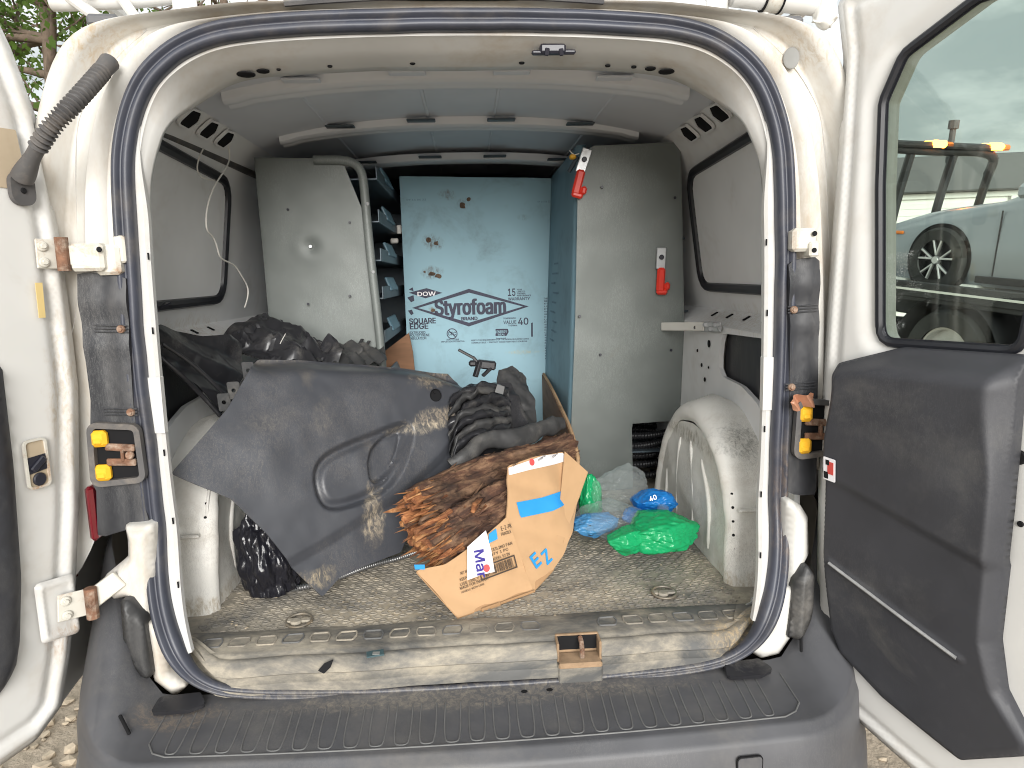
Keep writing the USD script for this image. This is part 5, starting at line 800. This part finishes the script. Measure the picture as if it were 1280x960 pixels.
for k, (px_, s_, hh, ww) in enumerate((((0.114,0.116), 'CEILING FAN', .0065, .06), ((0.11,0.106), 'QTY 1 PC', .006, .05), ((0.111,0.095), 'MODEL 52 IN', .006, .05), ((0.15,0.144), 'FRAGILE', .007, .028), ((0.153,0.155), 'E-Z-PK', .010, .03), ((0.017,0.055), 'MADE FOR INDOOR', .006, .075), ((0.019,0.063), 'USE ONLY', .006, .05), ((0.021,0.073), 'KEEP DRY', .006, .035), ((0.026,0.086), 'NET WT', .006, .02), ((0.019,0.047), 'HANDLE WITH CARE', .004, .06))):
    obj('printed_words', text(s_, (np.array(AF[0])+np.array(AF[1])*px_[0]+np.array(AF[2])*px_[1]+np.array(AF[3])*.0036, U4, V4, AF[3]), hh, ww, False, .0005), BLKPRINT, cb, smooth=False)

# ------------------------------------------------------------------ plastic bags beside the box
def blob(c, r, seed, amp=.6, freq=2.0, lev=5, zmin=.574, skew=(0, 0)):
    """Crumpled film: a many-faced irregular solid with sharp creases, sagging on the floor."""
    rnd = np.random.default_rng(seed); m = trimesh.creation.icosphere(lev, 1.0); v = np.array(m.vertices)
    v = v+.22*np.stack([meshkit.fbm(v*1.6+seed+9*k, 2, seed+k)-.5 for k in range(3)], 1)*2; d = v/np.linalg.norm(v, axis=1, keepdims=True)
    def facets(n, lo, hi):
        N_ = rnd.normal(size=(n, 3)); N_ /= np.linalg.norm(N_, axis=1, keepdims=True); H_ = rnd.uniform(lo, hi, n); q = d@N_.T; return np.min(np.where(q > .15, H_/np.maximum(q, .15), 9.), axis=1)
    rad = np.minimum(facets(22, .62, 1.0), 1.25); rad2 = np.minimum(facets(60, .75, 1.15), 1.4); cre = np.abs(meshkit.fbm(d*3.2+seed, 2, seed+6)-.5)*2; cre2 = np.abs(meshkit.fbm(d*7+seed, 2, seed+2)-.5)*2
    v = d*(np.minimum(rad, rad2)*(1+amp*.32*(cre-.3)+amp*.12*(cre2-.3)))[:, None]; w = v*np.array(r)*1.12+np.array(c)
    w[:, 2] = np.where(w[:, 2] < zmin+.01, zmin+(w[:, 2]-zmin)*.05+.004, w[:, 2]); w[:, 0] += (w[:, 2]-c[2])*skew[0]; w[:, 1] += (w[:, 2]-c[2])*skew[1]
    return trimesh.Trimesh(w, m.faces, process=False)
gb = thing('plastic_bag', 'crumpled bright green plastic bag on the floor beside the right wheel arch', 'plastic bag', (0.445,0.24,0.66))
obj('film', blob((0.465,0.27,0.668), (.10, .085, .050), 3, .38, 1.6), GREENF, gb, smooth=30); obj('film_fold', blob((0.379,0.25,0.655), (.062, .05, .034), 23, .3, 1.6), GREENF, gb, smooth=30)
gb2 = thing('plastic_bag', 'green plastic bag sliver standing behind the right edge of the cardboard box', 'plastic bag', (0.321,0.46,0.655))
obj('film', blob((0.324,0.48,0.683), (.036, .05, .085), 15, .4, 1.8), GREENF, gb2, smooth=30)
cbg = thing('plastic_bag', 'clear crumpled plastic bag with pale blue print between cardboard box and green bag', 'plastic bag', (0.356,0.34,0.695))
obj('film', blob((0.393,0.46,0.717), (.085, .05, .070), 21, .4, 1.7), CLEARF, cbg, smooth=30); obj('film_fold', blob((0.358,0.34,0.669), (.10, .07, .05), 27, .4, 1.9), CLEARF, cbg, smooth=30); obj('printed_film', blob((0.312,0.33,0.668), (.065, .05, .032), 33, .4, 2.0), PALEB, cbg, smooth=30)
obj('twist_ring', tube([np.array((0.29,0.29,0.663))+[.010*math.cos(t), .004*math.sin(t), .010*math.sin(t)+.004] for t in np.arange(16)/16*6.283], .003, 6, closed=True), BLACK, cbg)
bb = thing('plastic_bag', 'bright blue plastic bag behind the green bag in front of the conduit coil', 'plastic bag', (0.483,0.42,0.684))
obj('film', blob((0.484,0.4,0.695), (.062, .05, .036), 39, .4, 1.9), BLUEF, bb, smooth=30); obj('film_fold', blob((0.438,0.37,0.67), (.05, .04, .024), 45, .4, 2.0), BLUEF, bb, smooth=30)
obj('printed_words', text('40', (np.array((0.453,0.33,0.722)), unit((1, .1, .3)), unit((-.3, .2, 1)), (0, -1, 0)), .012, .02, True, .0006), PAPER, bb, smooth=False)
obj('bottle_neck', tube([(0.482,0.33,0.675), (0.489,0.34,0.689), (0.494,0.35,0.698)], np.array([.012, .013, .016]), 12), CLEARF, bb, smooth=True)

# loose bits
ww = thing('white_wire', 'thin white wire hanging from the left wall vents past the window gasket', 'wire', (-0.64,0.569,1.687))
obj('strand', tube(spline([(-0.645,0.639,1.716),(-0.645,0.663,1.685),(-0.645,0.669,1.656),(-0.645,0.584,1.592),(-0.645,0.507,1.541),(-0.645,0.453,1.48),(-0.645,0.449,1.442),(-0.645,0.484,1.427),(-0.645,0.511,1.396),(-0.645,0.524,1.378),(-0.645,0.626,1.359),(-0.645,0.687,1.329),(-0.645,0.735,1.289),(-0.645,0.692,1.239)], 70), .0022, 6), PLASTW, ww, smooth=True)
obj('strand', tube(spline([(-0.655,0.5,1.646),(-0.655,0.46,1.612),(-0.655,0.448,1.586),(-0.655,0.482,1.573),(-0.655,0.561,1.578)], 30), .0018, 6), PLASTW, ww, smooth=True)
tg = thing('electronic_tag', 'small dark rectangular tag lying on the sill left of centre', 'tag', (-0.205,-0.086,0.579))
obj('tag_plate', box(np.array((-0.204,-0.091,0.582)), (.034, .022, .003), .001, [unit((1, .2, 0)), unit((-.2, 1, 0)), (0, 0, 1)]), CHIP, tg); obj('tag_face', box(np.array((-0.202,-0.093,0.584)), (.014, .010, .001), 0), GREYM, tg)


# ------------------------------------------------------------------ trees beyond the van
LEAF = M('tree_leaf', {'oi': ('geometry', {}), 'r': ('rgb_ramp', {'ramp': [(0, (.10, .17, .03)), (.6, (.24, .34, .06)), (1, (.42, .50, .12))]}), 'd': ('principled_bsdf', {'roughness': .5}), 't': ('translucent_bsdf', {}), 'm': ('mix_closure', {'fac': .6})},
    [('oi.random_per_island', 'r.fac'), ('r.color', 'd.base_color'), ('r.color', 't.color'), ('d.BSDF', 'm.closure1'), ('t.BSDF', 'm.closure2')], 'm.closure')
BARK = look('tree_bark', (.13, .095, .07), .9, .3, 12, bump=.6, bs=40, bd=.01)
def tree(base, top, seed, nb, nleaf, label, spread=1.6, ls=.05, group=None, tr_=.12):
    rnd = np.random.default_rng(seed); t = thing('tree', label, 'tree', base, group); base = np.array(base); top = np.array(top); H = np.linalg.norm(top-base)
    tp = spline([base, base+(top-base)*.4+rnd.normal(0, .15, 3), base+(top-base)*.75+rnd.normal(0, .15, 3), top], 20); obj('trunk', tube(tp, np.linspace(tr_, tr_*.25, 20), 9), BARK, t, smooth=True)
    br, tips = [], []
    for k in range(nb):
        i = int(rnd.uniform(5, 19)); a = rnd.random()*6.28; L = rnd.uniform(.6, 1.3)*spread*(1.15-i/26); d = unit([math.cos(a), math.sin(a), rnd.uniform(-.15, .8)])
        p = spline([tp[i], tp[i]+d*L*.5+rnd.normal(0, .08, 3), tp[i]+d*L+rnd.normal(0, .12, 3)+[0, 0, -.1]], 8); br.append(tube(p, np.linspace(.04, .008, 8), 5))
        for j in range(4):
            q = p[int(rnd.uniform(2, 8))]; d2 = unit(d+rnd.normal(0, .7, 3)); L2 = rnd.uniform(.25, .8); p2 = spline([q, q+d2*L2*.5+rnd.normal(0, .05, 3), q+d2*L2], 5); br.append(tube(p2, np.linspace(.012, .003, 5), 4)); tips += list(p2[1:])
    obj('branches', cat(br), BARK, t, smooth=True)
    tips = np.array(tips); c = tips[rnd.integers(0, len(tips), nleaf)]+rnd.normal(0, .13, (nleaf, 3)); V, F = [], []
    for k in range(nleaf):
        u_ = unit(rnd.normal(size=3)); w_ = unit(np.cross(u_, rnd.normal(size=3))); s_ = ls*rnd.uniform(.5, 1.3); b = len(V)
        V += [c[k], c[k]+u_*s_*.5+w_*s_*.35, c[k]+u_*s_, c[k]+u_*s_*.5-w_*s_*.35]; F += [[b, b+1, b+2], [b, b+2, b+3]]
    if nleaf: obj('crown', trimesh.Trimesh(np.array(V), np.array(F), process=False), LEAF, t, smooth=False)
b0 = np.array((-3.332,5,2.865)); t0 = np.array((-3.584,5,4.056)); dn = unit(t0-b0)
tree(b0-dn*(b0[2]/dn[2]), t0+dn*1.5, 5, 60, 18000, 'leaning leafy tree with pale green leaves beyond the left side of the van roof', 1.4, .06, tr_=.08)
tree((-3.6, 8.6, 0), (-3.2, 8.8, 6.4), 9, 40, 900, 'nearly bare twiggy tree behind the roof rack at the left', 2.6, .05)
tree((-6.2, 7.6, 0), (-5.9, 7.4, 6.0), 12, 36, 3600, 'bushy leafy tree furthest left behind the left door edge', 1.8, .06)
tree((2.2, 13.0, 0), (2.4, 13.2, 7.0), 15, 34, 300, 'sparse bare tree far behind the right end of the roof rack', 2.4, .05)

# ------------------------------------------------------------------ seen through the right door window: building, tow truck, car
BW = look('white_metal_siding', (.72, .72, .68), .5, .04, 2); FASC = look('grey_fascia', (.085, .088, .092), .6, .06, 1); CAR = look('blue_grey_car_paint', (.27, .30, .335), .28, .05, 1, coat=.8, metal=.25); TRK = look('black_truck_steel', (.02, .02, .022), .45, .2, 4); TYRE = look('tyre_rubber', (.022, .022, .022), .8, .1, 9); RIM = look('bright_alloy', (.62, .62, .63), .3, .05, metal=.8); CGL = look('dark_car_glass', (.015, .02, .022), .06)
bo = np.array((11.62, 14.92, 0.)); bu = unit((.97, -.2, 0)); bn = np.array((bu[1], -bu[0], 0)); bn = bn if bn[1] < 0 else -bn
bld = thing('storage_building', 'long low building with dark grey fascia and white garage doors, seen through the door window', 'building', bo)
R_ = [bu, -bn, (0, 0, 1)]
def bb_(u, n_, z, su, sn, sz, b=.0): return box(bo+bu*u+bn*n_+np.array((0, 0, z)), (su, sn, sz), b, R_)
obj('wall', bb_(0, -3, 1.6, 34, 6, 3.2), BW, bld); obj('fascia', bb_(0, -3, 3.5, 34.6, 6.7, .82, .02), FASC, bld); obj('header_trim', bb_(0, .03, 3.02, 34, .1, .12), BW, bld)
for k in range(11):
    g = obj('garage_door', bb_(-14+k*2.8, .02, 1.45, 2.45, .03, 2.8), BW, bld)
    for j in range(18): obj('door_slat', bb_(-14+k*2.8, .045, .15+j*.155, 2.42, .012, .12, .004), BW, g)
    obj('door_post', bb_(-12.6+k*2.8, .04, 1.5, .16, .1, 2.95, .01), BW, bld)
W0 = np.array((5.05, 5.73, 0.)); hd = unit((-.242, .970, 0)); lf = np.array((-hd[1], hd[0], 0.))
def tr(m, z0=1.39, tilt=.095):
    v, f = verts(m); x, y, z = v[:, 0], v[:, 1], v[:, 2]; c, s_ = math.cos(tilt), math.sin(tilt); x2 = x*c-z*s_; z2 = x*s_+z*c
    return trimesh.Trimesh(W0+x2[:, None]*hd+(y-.80)[:, None]*lf+np.c_[x*0, x*0, z2+z0], f, process=False)
T0 = lambda m: tr(m, 0, 0)
def wheel(c, r, w, hub, spokes, rimr, TR, parent, ymul=1):
    a = [(r*.62, -w/2), (r*.93, -w/2), (r, -w*.35), (r, w*.35), (r*.93, w/2), (r*.62, w/2)]; th = np.arange(40)/40*2*math.pi
    t_ = obj('wheel', TR(loft([np.stack([c[0]+q*np.cos(th), np.full(40, c[1]+y), c[2]+q*np.sin(th)], 1) for q, y in a], closed_v=True)), TYRE, parent)
    yo = c[1]+ymul*w*.40
    obj('rim', TR(loft([np.stack([c[0]+q*np.cos(th), np.full(40, yo+dy*ymul), c[2]+q*np.sin(th)], 1) for q, dy in ((r*rimr, .012), (r*rimr*.93, .008), (r*rimr*.9, -.07))], closed_v=True)), RIM, t_)
    obj('rim_back', TR(loft([np.stack([c[0]+q*np.cos(th), np.full(40, yo-.07*ymul), c[2]+q*np.sin(th)], 1) for q in (r*rimr*.92, .01)], closed_v=True)), TRK if spokes else RIM, t_)
    for k in range(spokes):
        an = k/spokes*2*math.pi+.3
        for da in (-.24, .24): obj('spoke', TR(bar((c[0]+.05*math.cos(an), yo, c[2]+.05*math.sin(an)), (c[0]+r*rimr*.92*math.cos(an+da), yo+.004, c[2]+r*rimr*.92*math.sin(an+da)), .022, .032, (0, 1, 0), .005)), RIM, t_)
    obj('hub', TR(disc((c[0], yo-.02*ymul, c[2]), (0, ymul, 0), hub, .04, 16)), RIM, t_)
tk = thing('tow_truck', 'black flatbed tow truck with amber lights on its rack, seen through the door window', 'truck', W0)
def trk(nm, m, mt, par=tk, f=tr, **k): return obj(nm, f(m), mt, par, **k)
obj('deck', tr(box((-2.2, 0, -.38), (6.6, 2.3, .09), .01)), TRK, tk); obj('deck_rail', tr(box((-2.2, 1.14, -.30), (6.6, .06, .16), .01)), TRK, tk); obj('deck_rail', tr(box((-2.2, -1.14, -.30), (6.6, .06, .16), .01)), TRK, tk)
obj('deck_strip', tr(box((-2.2, 1.176, -.30), (6.5, .006, .022), 0)), BW, tk); obj('sub_frame', tr(box((-1.8, 0, -.55), (6.0, 1.0, .24), .02)), TRK, tk); obj('side_box', T0(box((.9, .95, .52), (1.3, .4, .5), .02)), TRK, tk); obj('chassis', T0(box((1.2, 0, .55), (9.8, .9, .2), .02)), TRK, tk)
ck = [tube(spline([(1.25, y, -.34), (1.18, y, .5), (1.05, y, 1.16)], 8), .05, 8) for y in (1.0, .33, -.33, -1.0)]
for q in ck: obj('rack_post', tr(q), TRK, tk)
obj('rack_top', tr(tube(spline([(1.12, 1.02, .95), (1.06, 1.0, 1.12), (1.04, .88, 1.19), (1.04, 0, 1.20), (1.04, -.88, 1.19), (1.06, -1.0, 1.12), (1.12, -1.02, .95)], 40), .055, 8)), TRK, tk, smooth=True); obj('rack_light_bar', tr(box((1.02, 0, 1.26), (.2, 1.9, .07), .02)), TRK, tk)
AMB = M('amber_lamp', {'e': ('emission', {'color': (1.0, .22, .02), 'strength': 14.0})}, [], 'e.emission'); AMBL = look('amber_lens', (.75, .2, .02), .3)
for y in (.05, -.86): lm = obj('amber_light', tr(box((1.0, y, 1.27), (.22, .22, .085), .03)), AMB, tk); obj('lens_end', tr(box((1.0, y-.17, 1.265), (.16, .12, .07), .02)), AMBL, lm)
obj('exhaust_stack', tr(cat([tube([(1.3, -.55, 1.1), (1.3, -.55, 1.52)], .035, 8), tube([(1.3, -.55, 1.5), (1.3, -.55, 1.6)], .06, 8)])), FASC, tk)
wheel((-.35, 1.0, .42), .47, .32, .12, 0, .62, T0, tk); wheel((-1.5, 1.0, .42), .47, .32, .12, 0, .62, T0, tk); wheel((5.6, 1.0, .42), .47, .3, .12, 0, .62, T0, tk); wheel((-.35, -1.0, .42), .47, .32, .12, 0, .62, T0, tk, -1); wheel((5.6, -1.0, .42), .47, .3, .12, 0, .62, T0, tk, -1)
obj('mudguard', T0(loft([[(-.35+.60*math.cos(t), y, .42+.60*math.sin(t)) for t in np.linspace(.1, 3.0, 16)] for y in (.8, 1.18)])), TRK, tk, smooth=True)
cab = [(x+1.7, z) for x, z in [(1.7, .5), (1.7, 2.1), (2.1, 2.3), (3.1, 2.25), (3.7, 1.65), (4.9, 1.45), (5.1, 1.2), (5.1, .5)]]
obj('cab', T0(loft([[(x*1.0, y, z if abs(y) < 1.05 else z) for x, z in cab] for y in (-1.08, -1.0, 1.0, 1.08)], closed_v=True, caps=True)), TRK, tk); 
for y in (1.084, -1.084): obj('cab_window', T0(plate(Polygon([(3.8, 1.5), (3.85, 2.1), (4.7, 2.1), (5.15, 1.6)]), ((0, y, 0), (1, 0, 0), (0, 0, 1), (0, np.sign(y), 0)), .006)), CGL, tk)
# sedan on the deck: lofted body
sd_ = thing('sedan_car', 'blue grey sedan with spoked alloy wheels riding on the tow truck deck', 'car', W0+np.array((0, 0, 1.0)))
ST = [(.92, .30, .50, .55, .62, .50), (.86, .16, .62, .66, .84, .60), (.70, .12, .68, .74, .90, .66), (.3, .10, .76, .83, .915, .74), (-.2, .10, .83, .89, .92, .80), (-.55, .10, .88, .93, .92, .82), (-.95, .10, .92, 1.18, .92, .78), (-1.4, .10, .94, 1.38, .92, .68), (-2.0, .10, .95, 1.43, .92, .66), (-2.6, .10, .96, 1.37, .92, .66), (-3.1, .12, .98, 1.2, .915, .68), (-3.5, .14, .98, 1.05, .90, .70), (-3.8, .2, .92, .98, .86, .66), (-3.95, .3, .7, .85, .75, .6)]
from scipy.interpolate import PchipInterpolator
stn = np.array(ST)[::-1]; xs = np.linspace(stn[0, 0], stn[-1, 0], 60); SI = PchipInterpolator(stn[:, 0], stn[:, 1:])(xs); rings = []
for x, (zb, zs, zt, w, wt) in zip(xs, SI): rings.append([(x, -w*.93, zb), (x, -w, zb+.12), (x, -w, (zb+zs)/2), (x, -w*.985, zs-.10), (x, -w*.955, zs), (x, -wt*1.02, zt-.05 if zt-zs > .15 else zs+(zt-zs)*.7), (x, -wt*.9, zt), (x, 0, zt+.03), (x, wt*.9, zt), (x, wt*1.02, zt-.05 if zt-zs > .15 else zs+(zt-zs)*.7), (x, w*.955, zs), (x, w*.985, zs-.10), (x, w, (zb+zs)/2), (x, w, zb+.12), (x, w*.93, zb)])
obj('body', tr(loft(rings, caps=False), 1.06), CAR, sd_, smooth=40)
cut = lambda x: Point(x, .33).buffer(.375, 16)
for x in (0, -2.85):
    for s_ in (1, -1):
        obj('wheel_well', tr(plate(cut(x).intersection(Polygon([(-5, .08), (2, .08), (2, 1), (-5, 1)])), ((0, s_*.905, 0), (1, 0, 0), (0, 0, 1), (0, s_, 0)), .02), 1.06), BLACK, sd_)
        wheel((x, s_*.86, .33), .335, .22, .045, 5, .74, lambda m: tr(m, 1.06), sd_, s_)
for s_ in (1, -1):
    obj('side_window', tr(plate(Polygon([(-.95, .97), (-1.45, 1.30), (-2.05, 1.36), (-2.6, 1.30), (-3.0, 1.02)]), ((0, s_*.845, .0), (1, 0, 0), (0, -.18*s_, 1), (0, s_, 0)), .012), 1.06), CGL, sd_)
    mr = obj('side_mirror', tr(box((-.92, s_*1.02, 1.0), (.12, .2, .13), .03), 1.06), CAR, sd_); obj('mirror_arm', tr(bar((-.92, s_*.86, .95), (-.92, s_*.98, .97), .04, .03), 1.06), BLACK, mr)
    obj('side_sill', tr(box((-1.45, s_*.925, .17), (2.0, .02, .07), .008), 1.06), BLACK, sd_); obj('head_lamp', tr(box((.74, s_*.70, .62), (.22, .34, .09), .03), 1.06), CGL, sd_); obj('marker_lamp', tr(box((.55, s_*.908, .60), (.12, .02, .035), .008), 1.06), AMBL, sd_)
    obj('door_line', tr(box((-.62, s_*.921, .52), (.012, .008, .62), 0), 1.06), BLACK, sd_)
obj('windscreen', tr(loft([[(-.62, y, .93) for y in (-.74, 0, .74)], [(-1.36, y*.86, 1.40) for y in (-.70, 0, .70)]]), 1.075), CGL, sd_)
for x in (-.42, .42): obj('wheel_chock', tr(box((x, .8, -.28), (.2, .28, .12), .02)), BW, tk)
